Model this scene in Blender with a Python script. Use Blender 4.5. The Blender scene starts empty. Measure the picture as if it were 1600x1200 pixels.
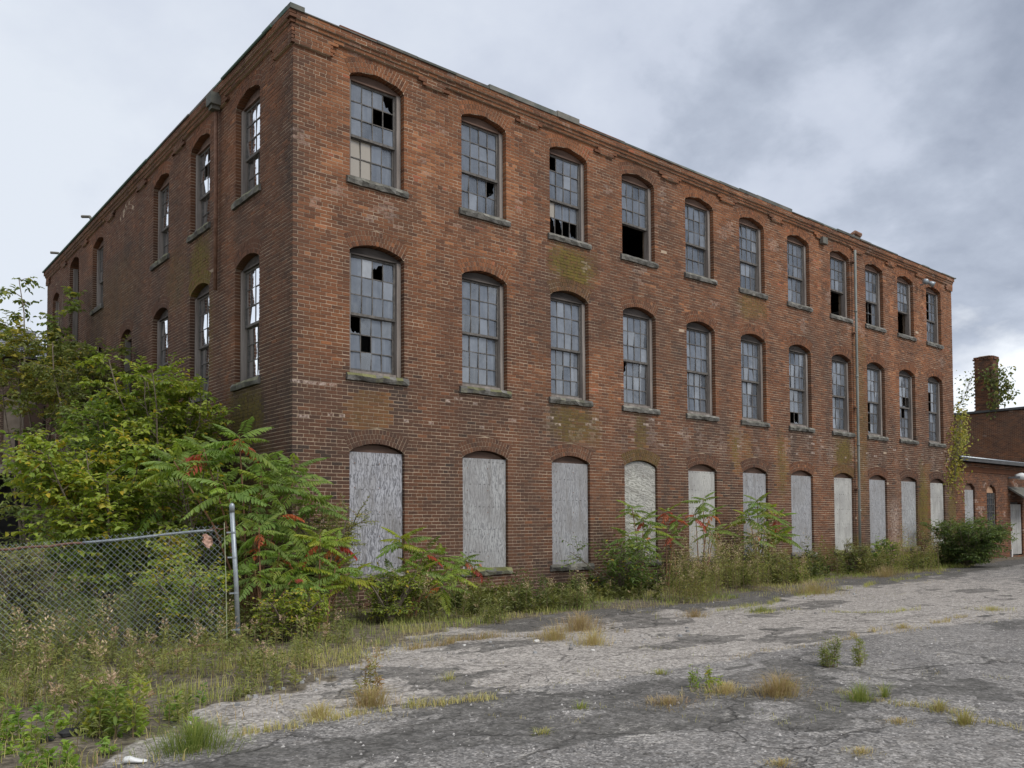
import bpy, math, random
import numpy as np
from mathutils import Matrix, Vector
random.seed(7); RS = np.random.RandomState(11)
S = bpy.context.scene
C = S.collection

# ------------------------------------------------------------------ camera
cam = bpy.data.cameras.new('camera'); co = bpy.data.objects.new('camera', cam); C.objects.link(co)
CP = np.array([-6.476, -13.829, 1.620])
YAW, PIT, ROL = math.radians(39.6654), math.radians(1.886), math.radians(-0.3365)
FW = np.array([math.sin(YAW)*math.cos(PIT), math.cos(YAW)*math.cos(PIT), math.sin(PIT)])
RT = np.array([math.cos(YAW), -math.sin(YAW), 0.0]); UP = np.cross(RT, FW)
R_ = RT*math.cos(ROL)+UP*math.sin(ROL); U_ = -RT*math.sin(ROL)+UP*math.cos(ROL)
co.matrix_world = Matrix([[R_[i], U_[i], -FW[i], CP[i]] for i in range(3)]+[[0, 0, 0, 1]])
cam.sensor_width = 36; cam.lens = 1323.61*36/1600; cam.shift_y = 171.14/1600
cam.clip_end = 3000
S.camera = co
def spot(u, depth, v=900):          # plan position seen at image column u, at a distance
    q = CP + depth*(FW + R_*(u-800)/1323.61 + U_*(600+171.14-v)/1323.61)
    return float(q[0]), float(q[1]), float(q[2])

# ------------------------------------------------------------------ sky, sun, exposure
SUN_EL, SUN_AZ = math.radians(48), math.radians(168)   # azimuth from +y towards +x
w = bpy.data.worlds.new('World'); S.world = w; w.use_nodes = True
nt = w.node_tree; nt.nodes.clear()
class NB:
    def __init__(s, t): s.t = t
    def n(s, typ, ins=None, **kw):
        nd = s.t.nodes.new(typ)
        for k, v in kw.items(): setattr(nd, k, v)
        for k, v in (ins or {}).items():
            sk = nd.inputs[k]
            if isinstance(v, bpy.types.NodeSocket): s.t.links.new(v, sk)
            else: sk.default_value = v
        return nd
    def math(s, op, a, b=0.0, clamp=False):
        return s.n('ShaderNodeMath', {0: a, 1: b}, operation=op, use_clamp=clamp).outputs[0]
    def mix(s, f, a, b, bt='MIX'):
        return s.n('ShaderNodeMixRGB', {0: f, 1: a, 2: b}, blend_type=bt).outputs[0]
    def noise(s, vec, scale, detail=4, rough=.55, dist=0.0, out=0):
        return s.n('ShaderNodeTexNoise', {'Vector': vec, 'Scale': scale, 'Detail': detail, 'Roughness': rough, 'Distortion': dist}).outputs[out]
    def ramp(s, f, stops, interp='LINEAR'):
        nd = s.n('ShaderNodeValToRGB', {0: f}); cr = nd.color_ramp; cr.interpolation = interp
        while len(cr.elements) < len(stops): cr.elements.new(.5)
        for e, (p, c) in zip(cr.elements, stops):
            e.position = p; e.color = (c, c, c, 1) if isinstance(c, (int, float)) else (*c, 1)
        return nd.outputs[0]
    def mapr(s, v, a, b, c=0.0, d=1.0):
        return s.n('ShaderNodeMapRange', {0: v, 1: a, 2: b, 3: c, 4: d}).outputs[0]
    def mapping(s, vec, scale=(1, 1, 1), loc=(0, 0, 0), rot=(0, 0, 0)):
        return s.n('ShaderNodeMapping', {'Vector': vec, 'Scale': scale, 'Location': loc, 'Rotation': rot}).outputs[0]
b = NB(nt)
sky = b.n('ShaderNodeTexSky', sky_type='NISHITA', sun_disc=False, sun_elevation=SUN_EL, sun_rotation=SUN_AZ)
skyc = b.mix(1.0, sky.outputs[0], (.10, .10, .10, 1), 'MULTIPLY')
tc = b.n('ShaderNodeTexCoord').outputs['Generated']
sep = b.n('ShaderNodeSeparateXYZ', {0: tc})
zc = b.math('ADD', b.math('MAXIMUM', sep.outputs[2], 0.0), .42)
cx = b.math('DIVIDE', sep.outputs[0], zc); cy_ = b.math('DIVIDE', sep.outputs[1], zc)
cv = b.n('ShaderNodeCombineXYZ', {0: cx, 1: cy_, 2: 0.0}).outputs[0]
n1 = b.noise(b.mapping(cv, loc=(3.1, 1.7, 0)), 1.7, 8, .56, .15)
n2 = b.noise(b.mapping(cv, loc=(9.3, 4.2, 2)), 4.6, 7, .55, .15)
nn = b.math('ADD', b.math('MULTIPLY', n1, .72), b.math('MULTIPLY', n2, .36))
side = b.math('ADD', b.math('MULTIPLY', sep.outputs[0], -.215), b.math('MULTIPLY', sep.outputs[1], .08))
nn = b.math('ADD', b.math('ADD', nn, side), .070)
cloud = b.ramp(nn, [(.30, (.21, .245, .31)), (.38, (.29, .325, .40)), (.44, (.37, .41, .49)), (.49, (.46, .50, .585)), (.57, (.52, .56, .64)), (.72, (.60, .64, .70))])
lowb = b.math('MULTIPLY', b.mapr(b.math('ADD', sep.outputs[2], b.math('MULTIPLY', b.math('SUBTRACT', n2, .5), .35)), .13, .21, 1, 0), .95)
cloud = b.mix(lowb, cloud, (.80, .83, .87, 1))
skymix = b.mix(.94, skyc, cloud)
b.n('ShaderNodeOutputWorld', {0: b.n('ShaderNodeBackground', {0: skymix, 1: 1.0}).outputs[0]})

sun = bpy.data.lights.new('sun', 'SUN'); so = bpy.data.objects.new('sun', sun); C.objects.link(so)
sun.energy = 1.7; sun.angle = math.radians(24); sun.color = (1, .965, .91)
sd = Vector((math.sin(SUN_AZ)*math.cos(SUN_EL), math.cos(SUN_AZ)*math.cos(SUN_EL), math.sin(SUN_EL)))
so.rotation_euler = sd.to_track_quat('Z', 'Y').to_euler()
S.view_settings.view_transform = 'Standard'; S.view_settings.look = 'None'
S.view_settings.exposure = 0.42; S.view_settings.gamma = 1.0; S.view_settings.use_curve_mapping = False
S.render.engine = 'CYCLES'
S.cycles.max_bounces = 6; S.cycles.transparent_max_bounces = 8

# ------------------------------------------------------------------ mesh helpers
class MB:
    """collects faces (quads / tris) with one colour attribute value per face"""
    def __init__(s): s.v = []; s.f = []; s.c = []; s.nv = 0
    def add(s, verts, faces, col=(.5, 0, 0, 0)):
        s.v.extend(verts)
        for f in faces: s.f.append(tuple(i+s.nv for i in f)); s.c.append(col)
        s.nv += len(verts)
    def box(s, x0, x1, y0, y1, z0, z1, col=(.5, 0, 0, 0), M=None):
        vs = [(x0, y0, z0), (x1, y0, z0), (x1, y1, z0), (x0, y1, z0), (x0, y0, z1), (x1, y0, z1), (x1, y1, z1), (x0, y1, z1)]
        if M: vs = [M(*p) for p in vs]
        s.add(vs, [(0, 1, 5, 4), (1, 2, 6, 5), (2, 3, 7, 6), (3, 0, 4, 7), (4, 5, 6, 7), (3, 2, 1, 0)], col)
    def tube(s, pts, rad, n=6, col=(.5, 0, 0, 0), cap=True):
        pts = [Vector(p) for p in pts]; k = len(pts)
        if not hasattr(rad, '__len__'): rad = [rad]*k
        base = []
        for i, p in enumerate(pts):
            t = (pts[min(i+1, k-1)]-pts[max(i-1, 0)]).normalized()
            a = t.orthogonal().normalized() if i == 0 else (a-t*a.dot(t)).normalized()
            bb = t.cross(a)
            base += [tuple(p+(a*math.cos(2*math.pi*j/n)+bb*math.sin(2*math.pi*j/n))*rad[i]) for j in range(n)]
        fs = [(i*n+j, i*n+(j+1) % n, (i+1)*n+(j+1) % n, (i+1)*n+j) for i in range(k-1) for j in range(n)]
        if cap: fs += [tuple(range(n))[::-1], tuple((k-1)*n+j for j in range(n))]
        s.add(base, fs, col)
    def build(s, name, m, parent=None, smooth=False, kind=None, label=None):
        return link(name, mesh(name, s.v, s.f, m, s.c, smooth), parent, kind, label)
def mesh(name, v, f, m, c=None, smooth=False):
    me = bpy.data.meshes.new(name); me.from_pydata([tuple(p) for p in v] if not isinstance(v, list) else v, [], f if isinstance(f, list) else f.tolist())
    if c is not None and len(c):
        at = me.attributes.new('tint', 'FLOAT_COLOR', 'FACE'); at.data.foreach_set('color', np.array(c, dtype=np.float32).ravel())
    if smooth: me.polygons.foreach_set('use_smooth', [True]*len(me.polygons))
    if m: me.materials.append(m)
    me.update(); return me
def link(name, me, parent=None, kind=None, label=None):
    o = bpy.data.objects.new(name, me); C.objects.link(o)
    if parent: o.parent = parent
    if kind: o['kind'] = kind
    if label: o['label'] = label
    return o
def thing(name, label, cat, loc=(0, 0, 0), rz=0, group=None):
    o = bpy.data.objects.new(name, None); C.objects.link(o); o.location = loc; o.rotation_euler = (0, 0, rz)
    o.empty_display_size = .2
    tag(o, label, cat, group); return o
def tag(o, label, cat, group=None):
    o['label'] = label; o['category'] = cat
    if group: o['group'] = group
    return o

def vnoise(x, y, seed=0):
    x = np.asarray(x, float); y = np.asarray(y, float)
    xi = np.floor(x).astype(np.int64); yi = np.floor(y).astype(np.int64); fx = x-xi; fy = y-yi
    fx = fx*fx*(3-2*fx); fy = fy*fy*(3-2*fy)
    def h(a, b_):
        n = (a*374761393+b_*668265263+seed*982451653) & 0x7fffffff
        n = ((n ^ (n >> 13))*1274126177) & 0x7fffffff
        return ((n ^ (n >> 16)) & 0xffff)/65535.0
    return (h(xi, yi)*(1-fx)+h(xi+1, yi)*fx)*(1-fy)+(h(xi, yi+1)*(1-fx)+h(xi+1, yi+1)*fx)*fy
def fbm(x, y, seed=0, o=4):
    r = 0; a = .5; t = 0
    for i in range(o): r = r+a*vnoise(np.asarray(x)*2**i, np.asarray(y)*2**i, seed+i*17); t += a; a *= .55
    return r/t

# ------------------------------------------------------------------ materials
def mat(name):
    m = bpy.data.materials.new(name); m.use_nodes = True; m.node_tree.nodes.clear(); return m, NB(m.node_tree)
def fin(b, color, rough=.85, bump=None, bs=.3, dist=.01, spec=.3, metal=0.0, sss=None):
    ins = {'Base Color': color, 'Roughness': rough, 'Specular IOR Level': spec, 'Metallic': metal}
    if bump is not None: ins['Normal'] = b.n('ShaderNodeBump', {'Height': bump, 'Strength': bs, 'Distance': dist}).outputs[0]
    p = b.n('ShaderNodeBsdfPrincipled', ins)
    b.n('ShaderNodeOutputMaterial', {0: p.outputs[0]}); return p
def attr(b, name='tint'):
    a = b.n('ShaderNodeAttribute', attribute_name=name)
    s = b.n('ShaderNodeSeparateColor', {0: a.outputs['Color']})
    return s.outputs[0], s.outputs[1], s.outputs[2], a.outputs['Alpha']
def geo(b): return b.n('ShaderNodeNewGeometry').outputs['Position']

def make_brick_mat(name, lo, mid, hi, dark):
    # tint: R random tone, G moss, B soot and painted side-wall shade, A pale bloom / orange
    m, b = mat(name); r, g, s, a = attr(b); P = geo(b)
    col = b.ramp(r, [(0, dark), (.12, lo), (.5, mid), (.82, hi), (.93, (.42, .185, .085)), (1, (.34, .11, .055))])
    n = b.noise(P, 34, 4, .6)
    col = b.mix(b.mapr(n, .4, .75, 0, .16), col, (.36, .21, .13, 1))
    nb = b.noise(P, .9, 5, .6)
    col = b.mix(b.mapr(nb, .42, .66, 0, .42), col, (.070, .046, .034, 1))
    rs_ = b.noise(b.mapping(P, (1.5, 1.5, .32)), 1.6, 4, .6); col = b.mix(b.mapr(rs_, .54, .70, 0, .40), col, (.24, .095, .034, 1))
    col = b.mix(b.math('MULTIPLY', s, .78), col, (.062, .045, .037, 1))
    gn = b.math('MULTIPLY', g, b.mapr(b.noise(P, 9, 5, .65), .36, .55, .15, 1), clamp=True)
    gc = b.mix(b.noise(P, 3.3, 2), (.10, .085, .022, 1), (.20, .14, .03, 1))
    col = b.mix(gn, col, gc)
    an = b.math('MULTIPLY', a, b.mapr(b.noise(P, 14, 4, .7), .40, .62, 0, 1), clamp=True)
    col = b.mix(an, col, (.52, .42, .36, 1))
    fin(b, col, .88, b.noise(P, 60, 5, .7), .6, .012, .25)
    return m
BR = make_brick_mat('brick', (.078, .036, .024), (.155, .064, .033), (.29, .112, .048), (.038, .027, .022))
BRD = make_brick_mat('dark_brick', (.060, .044, .038), (.085, .058, .046), (.12, .075, .058), (.03, .027, .026))
def make_mortar():
    m, b = mat('mortar'); r, g, s, a = attr(b); P = geo(b)
    n = b.noise(P, 1.1, 5, .6)
    col = b.ramp(n, [(.3, (.30, .235, .18)), (.45, (.41, .31, .225)), (.65, (.56, .435, .315))])
    col = b.mix(b.math('MULTIPLY', s, .30), col, (.17, .13, .10, 1))
    col = b.mix(g, col, (.11, .095, .035, 1))
    col = b.mix(b.mapr(b.noise(P, 25, 3), .5, .8, 0, .5), col, (.14, .10, .08, 1))
    fin(b, col, .95, b.noise(P, 80, 4, .7), .5, .008, .1); return m
MO = make_mortar()
def simple(name, c1, c2, scale=6, rough=.8, bs=.3, bscale=40, spec=.3, metal=0, stretch=(1, 1, 1), tintmix=None, dist=.006):
    m, b = mat(name); P = b.mapping(b.n('ShaderNodeTexCoord').outputs['Object'], stretch)
    n = b.noise(P, scale, 5, .62); col = b.mix(b.mapr(n, .3, .7), (*c1, 1), (*c2, 1))
    if tintmix:
        r, g, s, a = attr(b); col = b.mix(g, col, (*tintmix, 1))
        col = b.mix(1.0, col, b.ramp(r, [(0, .65), (1, 1.35)]), 'MULTIPLY')
    fin(b, col, rough, b.noise(P, bscale, 5, .6), bs, dist, spec, metal); return m
STONE = simple('sill_stone', (.10, .095, .085), (.22, .21, .19), 5, .9, 1.0, 9, tintmix=(.17, .17, .045), dist=.04)
WOODF = simple('weathered_frame_wood', (.15, .125, .11), (.33, .29, .26), 7, .85, .4, 50, stretch=(1, 1, .12))
WOODB = simple('brown_panel_wood', (.085, .055, .043), (.20, .125, .092), 5, .85, .4, 40, stretch=(.2, 1, 1))  # head-panel brown, darkened in colour for the shadow under the arches
WOODG = simple('grey_brown_panel_wood', (.035, .030, .027), (.115, .098, .088), 5, .85, .5, 30, stretch=(.25, 1, 1.5))
SASH = simple('dark_sash_paint', (.07, .065, .06), (.17, .155, .14), 14, .75, .3, 60)
DARKIN = simple('interior_plaster', (.09, .085, .08), (.19, .18, .165), 2, .9)
CEIL = simple('interior_timber', (.07, .055, .045), (.12, .095, .075), 3, .9)
GALV = simple('galvanised_steel', (.24, .27, .29), (.40, .43, .45), 9, .45, .15, 60, .5, .55)
PIPE = simple('old_painted_pipe', (.15, .165, .155), (.27, .28, .255), 4, .6, .2, 50, stretch=(1, 1, .3))
RUST = simple('rusty_iron', (.12, .055, .035), (.26, .15, .10), 12, .85, .5, 60)
COPE = simple('roof_coping', (.075, .085, .075), (.19, .175, .15), 3, .85, .6, 30, tintmix=(.09, .17, .13))
SLATE = simple('slate', (.11, .115, .13), (.22, .225, .245), 3, .7, .4, 30, tintmix=(.1, .1, .1))
WHITE = simple('white_plastic', (.62, .62, .60), (.78, .78, .77), 3, .5)
CARD = simple('faded_card', (.42, .24, .18), (.55, .38, .30), 16, .9)
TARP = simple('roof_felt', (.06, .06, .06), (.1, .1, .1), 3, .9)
BARK = simple('bark', (.11, .085, .06), (.22, .18, .14), 12, .9, .6, 30)
STEM = simple('weed_stem', (.14, .12, .06), (.24, .16, .10), 8, .9)
RSTEM = simple('sumac_stem', (.20, .12, .07), (.30, .15, .09), 8, .85)
def make_ply(name, c1, c2, c3, seed, horiz=False, contrast=1.0):
    m, b = mat(name); P = b.n('ShaderNodeTexCoord').outputs['Object']
    P = b.mapping(P, loc=(seed*3.1, 0, seed*1.7), rot=(0, math.radians(78) if horiz else 0, 0))
    q = b.mapping(P, (1, 1, .34))
    wv = b.n('ShaderNodeTexWave', {'Vector': q, 'Scale': 4.6, 'Distortion': 16, 'Detail': 4.5, 'Detail Scale': 2.2, 'Detail Roughness': .62}, wave_type='BANDS', bands_direction='X').outputs[1]
    fine = b.noise(b.mapping(P, (40, 1, 3)), 2, 4, .6)
    big = b.noise(P, 1.6, 3, .5)
    wv = b.math('ADD', b.math('MULTIPLY', wv, .62), b.math('MULTIPLY', b.noise(b.mapping(P, (16, 1, 4.5)), 1, 5, .7, 1.2), .55))
    col = b.mix(b.mapr(wv, .25, .92, 0, contrast), (*c1, 1), (*c2, 1))
    col = b.mix(b.mapr(fine, .35, .7, 0, .45), col, (*c3, 1))
    col = b.mix(b.mapr(big, .42, .66, 0, .55), col, (.25, .24, .235, 1))
    st = b.noise(b.mapping(P, (3.2, 1, .5)), 1.6, 4, .6); col = b.mix(b.mapr(st, .52, .70, 0, .5), col, (.17, .155, .14, 1))
    sx = b.n('ShaderNodeSeparateXYZ', {0: P}); fr = b.math('FRACT', b.math('ADD', b.math('MULTIPLY', sx.outputs[2], 2.15), b.math('MULTIPLY', b.noise(b.mapping(P, (5, 1, .4)), 1, 2), .10)))
    rw = b.mapr(b.math('ABSOLUTE', b.math('SUBTRACT', fr, .5)), .012, .028, 1, 0)
    dt = b.mapr(b.math('ABSOLUTE', b.math('SUBTRACT', b.math('FRACT', b.math('ADD', b.math('MULTIPLY', sx.outputs[0], 8.0), b.noise(P, 3, 2))), .5)), .14, .26, 1, 0)
    col = b.mix(b.math('MULTIPLY', b.math('MULTIPLY', rw, dt), b.mapr(b.noise(P, 2.2, 2), .4, .6, 0, .8)), col, (.07, .065, .065, 1))
    vz = b.n('ShaderNodeTexVoronoi', {'Vector': b.mapping(P, (7.5, 1, 3.2)), 'Scale': 1.0, 'Randomness': .55}).outputs[0]
    knot = b.mapr(vz, .05, .10, 1, 0)
    col = b.mix(b.math('MULTIPLY', knot, .7), col, (.08, .075, .075, 1))
    fin(b, col, .9, wv, .5, .006, .15); return m
PLY = [make_ply('plywood_a', (.09, .09, .10), (.43, .43, .46), (.5, .5, .52), 1),
       make_ply('plywood_b', (.16, .16, .165), (.46, .46, .455), (.54, .54, .53), 2, contrast=.8),
       make_ply('plywood_c', (.17, .17, .18), (.43, .43, .44), (.5, .5, .5), 3, contrast=.7),
       make_ply('plywood_d', (.15, .145, .12), (.53, .52, .47), (.58, .57, .52), 4, horiz=True),
       make_ply('plywood_e', (.34, .335, .31), (.50, .49, .46), (.56, .55, .52), 5, contrast=.7)]
def make_glass():
    m, b = mat('dusty_window_glass'); r, g, s, a = attr(b); P = geo(b)
    dust = b.noise(P, 3.0, 4, .6); d2 = b.noise(b.mapping(P, (14, 14, 1.5)), 1, 3, .6)
    base = b.ramp(r, [(0, (.075, .09, .11)), (.5, (.16, .182, .215)), (.85, (.25, .275, .31)), (1, (.50, .51, .52))])
    base = b.mix(b.mapr(d2, .4, .75, 0, .35), base, (.31, .325, .345, 1))
    base = b.mix(s, base, (.34, .30, .24, 1))
    dif = b.n('ShaderNodeBsdfDiffuse', {0: base}).outputs[0]
    tr = b.n('ShaderNodeBsdfTransparent', {0: (.72, .76, .76, 1)}).outputs[0]
    body = b.n('ShaderNodeMixShader', {0: b.math('ADD', b.mapr(dust, .3, .7, .30, .62), b.math('MULTIPLY', g, .6), clamp=True), 1: tr, 2: dif}).outputs[0]
    nrm = b.n('ShaderNodeBump', {'Height': b.noise(P, 2.6, 2), 'Strength': .25, 'Distance': .03}).outputs[0]
    gl = b.n('ShaderNodeBsdfGlossy', {'Color': (.95, .97, 1, 1), 'Roughness': .07, 'Normal': nrm}).outputs[0]
    fr = b.n('ShaderNodeFresnel', {'IOR': 1.85}).outputs[0]
    b.n('ShaderNodeOutputMaterial', {0: b.n('ShaderNodeMixShader', {0: fr, 1: body, 2: gl}).outputs[0]}); return m
GLASS = make_glass()
def make_leaf(name, ramp, trans=.38, rough=.48):
    ramp = [(p_, tuple(min(.75, c_*g_) for c_, g_ in zip(c, (1.30, 1.22, 1.02)))) for p_, c in ramp]
    m, b = mat(name); r, g, s, a = attr(b)
    col = b.ramp(r, ramp)
    oi = b.n('ShaderNodeObjectInfo').outputs['Random']
    col = b.n('ShaderNodeHueSaturation', {'Hue': b.mapr(oi, 0, 1, .485, .51), 'Saturation': 1.0, 'Value': b.mapr(oi, 0, 1, .90, 1.2), 'Color': col}).outputs[0]
    p = b.n('ShaderNodeBsdfPrincipled', {'Base Color': col, 'Roughness': rough, 'Specular IOR Level': .35})
    t = b.n('ShaderNodeBsdfTranslucent', {0: b.mix(1.0, col, (1.3, 1.35, .7, 1), 'MULTIPLY')})
    b.n('ShaderNodeOutputMaterial', {0: b.n('ShaderNodeMixShader', {0: trans, 1: p.outputs[0], 2: t.outputs[0]}).outputs[0]}); return m
L_OVATE = make_leaf('leaf_bright', [(0, (.065, .11, .030)), (.4, (.13, .21, .044)), (.75, (.23, .31, .055)), (.93, (.26, .29, .05)), (1, (.40, .34, .05))])
L_OLIVE = make_leaf('leaf_olive', [(0, (.06, .085, .036)), (.5, (.115, .155, .055)), (.85, (.19, .215, .065)), (1, (.30, .27, .06))])
L_SUMAC = make_leaf('leaf_sumac', [(0, (.08, .135, .045)), (.5, (.14, .22, .062)), (.8, (.21, .29, .068)), (1, (.31, .34, .065))])
L_YEL = make_leaf('leaf_yellow_sumac', [(0, (.10, .17, .035)), (.5, (.20, .26, .04)), (.85, (.36, .34, .05)), (1, (.48, .36, .06))])
L_RED = make_leaf('leaf_red_sumac', [(0, (.24, .055, .035)), (.5, (.34, .085, .05)), (1, (.42, .20, .07))])
L_WEED = make_leaf('leaf_weed', [(0, (.09, .115, .045)), (.4, (.17, .205, .078)), (.75, (.26, .275, .10)), (.92, (.26, .23, .11)), (1, (.30, .20, .12))])
L_DARK = make_leaf('leaf_dark', [(0, (.025, .05, .02)), (.6, (.05, .085, .03)), (1, (.11, .15, .045))])
L_VINE = make_leaf('leaf_vine', [(0, (.12, .15, .04)), (.5, (.24, .26, .07)), (1, (.42, .36, .10))])
L_GRASS = make_leaf('grass_blade', [(0, (.11, .17, .04)), (.35, (.20, .25, .07)), (.6, (.33, .31, .13)), (.85, (.33, .285, .165)), (1, (.33, .255, .17))], .2, .6)
L_PLUME = make_leaf('seed_plume', [(0, (.26, .20, .14)), (1, (.50, .42, .34))], .2, .9)

def make_ground():
    m, b = mat('worn_asphalt'); P = geo(b); r, g, s, a = attr(b)     # r gravelly, g soil, b damp dark
    fine = b.noise(P, 42, 4, .75); mid = b.noise(P, 3.2, 6, .68); big = b.noise(P, .45, 5, .62)
    speck = b.n('ShaderNodeTexVoronoi', {'Vector': P, 'Scale': 62}).outputs['Color']
    sp = b.n('ShaderNodeSeparateColor', {0: speck}).outputs[0]
    asp = b.mix(b.mapr(mid, .35, .68), (.185, .175, .165, 1), (.28, .264, .247, 1))
    asp = b.mix(b.mapr(big, .44, .60, 0, .6), asp, (.38, .355, .325, 1))
    gra = b.mix(b.mapr(mid, .3, .7), (.40, .362, .322, 1), (.56, .51, .455, 1))
    col = b.mix(b.mapr(b.math('ADD', r, b.math('MULTIPLY', b.math('SUBTRACT', mid, .5), 1.3)), .42, .58), asp, gra)
    # coarse aggregate specks
    col = b.mix(b.mapr(sp, .70, 1.0, 0, .7), col, (.56, .52, .48, 1))
    col = b.mix(b.mapr(sp, 0, .30, .72, 0), col, (.05, .046, .042, 1))
    col = b.mix(b.mapr(fine, .35, .7, .35, 0), col, (.07, .066, .064, 1))
    n7 = b.noise(P, 11, 5, .75); col = b.mix(b.mapr(n7, .50, .70, 0, .55), col, (.105, .088, .07, 1))
    n8 = b.noise(b.mapping(P, (.55, 1.9, 1)), 2.1, 6, .7); col = b.mix(b.mapr(n8, .54, .66, 0, .55), col, (.13, .118, .105, 1))
    dampf = b.mapr(b.math('ADD', s, b.math('MULTIPLY', b.math('SUBTRACT', mid, .5), .9)), .4, .7, 0, .85)
    col = b.mix(dampf, col, (.085, .08, .072, 1))
    soilc = b.mix(b.mapr(b.noise(P, 7, 5, .7), .35, .65), (.07, .058, .042, 1), (.22, .185, .135, 1))
    col = b.mix(b.mapr(b.math('ADD', g, b.math('MULTIPLY', b.math('SUBTRACT', mid, .5), .8)), .42, .56), col, soilc)
    sp2 = b.n('ShaderNodeSeparateColor', {0: b.n('ShaderNodeTexVoronoi', {'Vector': b.noise(P, 30, 2, out=1) if False else P, 'Scale': 27}).outputs['Color']}).outputs[1]
    gr2 = b.noise(P, 19, 6, .8)
    col = b.mix(1.0, col, b.ramp(b.math('ADD', b.math('MULTIPLY', sp2, .35), b.math('MULTIPLY', gr2, .75)), [(.30, .55), (.52, .90), (.78, 1.38)]), 'MULTIPLY')
    ed = b.math('ABSOLUTE', b.math('SUBTRACT', b.noise(b.mapping(P, rot=(0, 0, .7), scale=(.7, 1.5, 1)), 1.5, 6, .62), .5))
    edm = b.math('MULTIPLY', b.mapr(ed, .003, .012, 1, 0), b.mapr(b.noise(P, 1.1, 3), .54, .64, 0, .6))
    col = b.mix(b.math('MULTIPLY', edm, b.mapr(g, .3, .5, 1, 0)), col, (.60, .56, .50, 1))
    # cracks
    wp = b.n('ShaderNodeVectorMath', {0: P, 1: b.n('ShaderNodeVectorMath', {0: b.noise(P, 1.4, 4, .6, out=1), 3: .9}, operation='SCALE').outputs[0]}, operation='ADD').outputs[0]
    ck = b.n('ShaderNodeTexVoronoi', {'Vector': b.mapping(wp, (1, 1, .01)), 'Scale': .62}, feature='DISTANCE_TO_EDGE').outputs[0]
    ck2 = b.n('ShaderNodeTexVoronoi', {'Vector': b.mapping(wp, (1, 1, .01)), 'Scale': 2.7}, feature='DISTANCE_TO_EDGE').outputs[0]
    c1 = b.math('MULTIPLY', b.mapr(ck, .003, .016, 1, 0), b.mapr(b.noise(P, .55, 3), .44, .56, .12, .9))
    c2 = b.math('MULTIPLY', b.mapr(ck2, .008, .035, 1, 0), b.mapr(b.noise(P, .8, 3), .52, .66, 0, .8))
    cr = b.math('MAXIMUM', c1, c2)
    cr = b.math('MULTIPLY', cr, b.mapr(g, .3, .6, 1, 0))
    col = b.mix(b.math('MULTIPLY', cr, .7), col, (.035, .032, .028, 1))
    h = b.math('SUBTRACT', b.math('ADD', b.math('MULTIPLY', fine, .6), b.math('MULTIPLY', sp, .5)), b.math('MULTIPLY', cr, 1.5))
    fin(b, col, .93, h, .8, .012, .25); return m
GROUND = make_ground()
STONEM = simple('loose_stone', (.20, .19, .18), (.52, .49, .46), 3, .9, .4, 40, tintmix=(.3, .3, .3))

# ------------------------------------------------------------------ ground
YB = [(-60, -9), (-9, -9), (-4.8, -7.7), (-3.6, -7.45), (-1.4, -7.67), (1, -7.8), (3.4, -7.84), (5.9, -7.97), (8.8, -8.5), (60, -12)]
YS = [(-60, -12), (-9, -9.3), (-6, -8.3), (-4.8, -7.6), (-3.1, -6.1), (-1.8, -5.1), (.3, -3.9), (2, -2.9), (5, -3.0), (8, -3.1), (12, -2.4), (20, -1.9), (27, -1.1), (60, 2)]
def pl(pts, x): return np.interp(x, [p[0] for p in pts], [p[1] for p in pts])
def ground_z(x, y):
    x = np.asarray(x, float); y = np.asarray(y, float)
    z = .035*(fbm(x*.35, y*.35, 5)-.5)+.022*(fbm(x*1.6, y*1.6, 9, 3)-.5)
    left = np.clip((-2.4-x)/2.5, 0, 1)*np.clip((y+7)/3, 0, 1)
    z = z-.17*left
    soil = np.clip((y-pl(YS, x))/.6, 0, 1)
    z = z+soil*.05*(fbm(x*2.2, y*2.2, 31, 3)-.35)
    return z
def axis(segs):
    a = []
    for lo, hi, st in segs: a += list(np.arange(lo, hi, st))
    a.append(segs[-1][1]); return np.array(a)
gx = axis([(-600, -60, 60), (-60, -12, 4), (-12, -8, .5), (-8, 9, .065), (9, 20, .15), (20, 40, .4), (40, 80, 4), (80, 800, 60)])
gy = axis([(-400, -60, 40), (-60, -14, 4), (-14, -12.2, .3), (-12.2, -1, .065), (-1, 3, .2), (3, 30, 1), (30, 80, 5), (80, 800, 60)])
GX, GY = np.meshgrid(gx, gy); GZ = ground_z(GX, GY); GZ[(np.abs(GX) > 60) | (GY > 60)] = 0
V = np.stack([GX.ravel(), GY.ravel(), GZ.ravel()], 1); nx, ny = len(gx), len(gy)
I = np.arange(nx*ny).reshape(ny, nx)
Fq = np.stack([I[:-1, :-1], I[:-1, 1:], I[1:, 1:], I[1:, :-1]], -1).reshape(-1, 4)
me = bpy.data.meshes.new('ground'); me.from_pydata(V.tolist(), [], Fq.tolist())
X, Y = V[:, 0], V[:, 1]; yb = pl(YB, X)+.35*(fbm(X*.9, Y*.3, 3)-.5); ys = pl(YS, X)+1.5*(fbm(X*1.1, Y*1.1, 4)-.47)+.5*(fbm(X*3.5, Y*3.5, 6)-.5)
soil = np.clip((Y-ys)/.5+.5, 0, 1); grav = np.clip((Y-yb)/.35+.5, 0, 1)*.75
grav = np.where(Y < yb-.3, .22*fbm(X*.35, Y*.6, 77), grav)
grav = grav*np.clip(1.25-np.clip(X-6, 0, 99)*.05, .5, 1)
damp = np.clip((Y-(ys-1.1))/.5+.5, 0, 1)*np.clip((X-.5)/1.5, 0, 1)
damp = np.maximum(damp, .62*(fbm(X*.5+9, Y*1.2, 41) > .58))
at = me.attributes.new('tint', 'FLOAT_COLOR', 'POINT')
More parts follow.
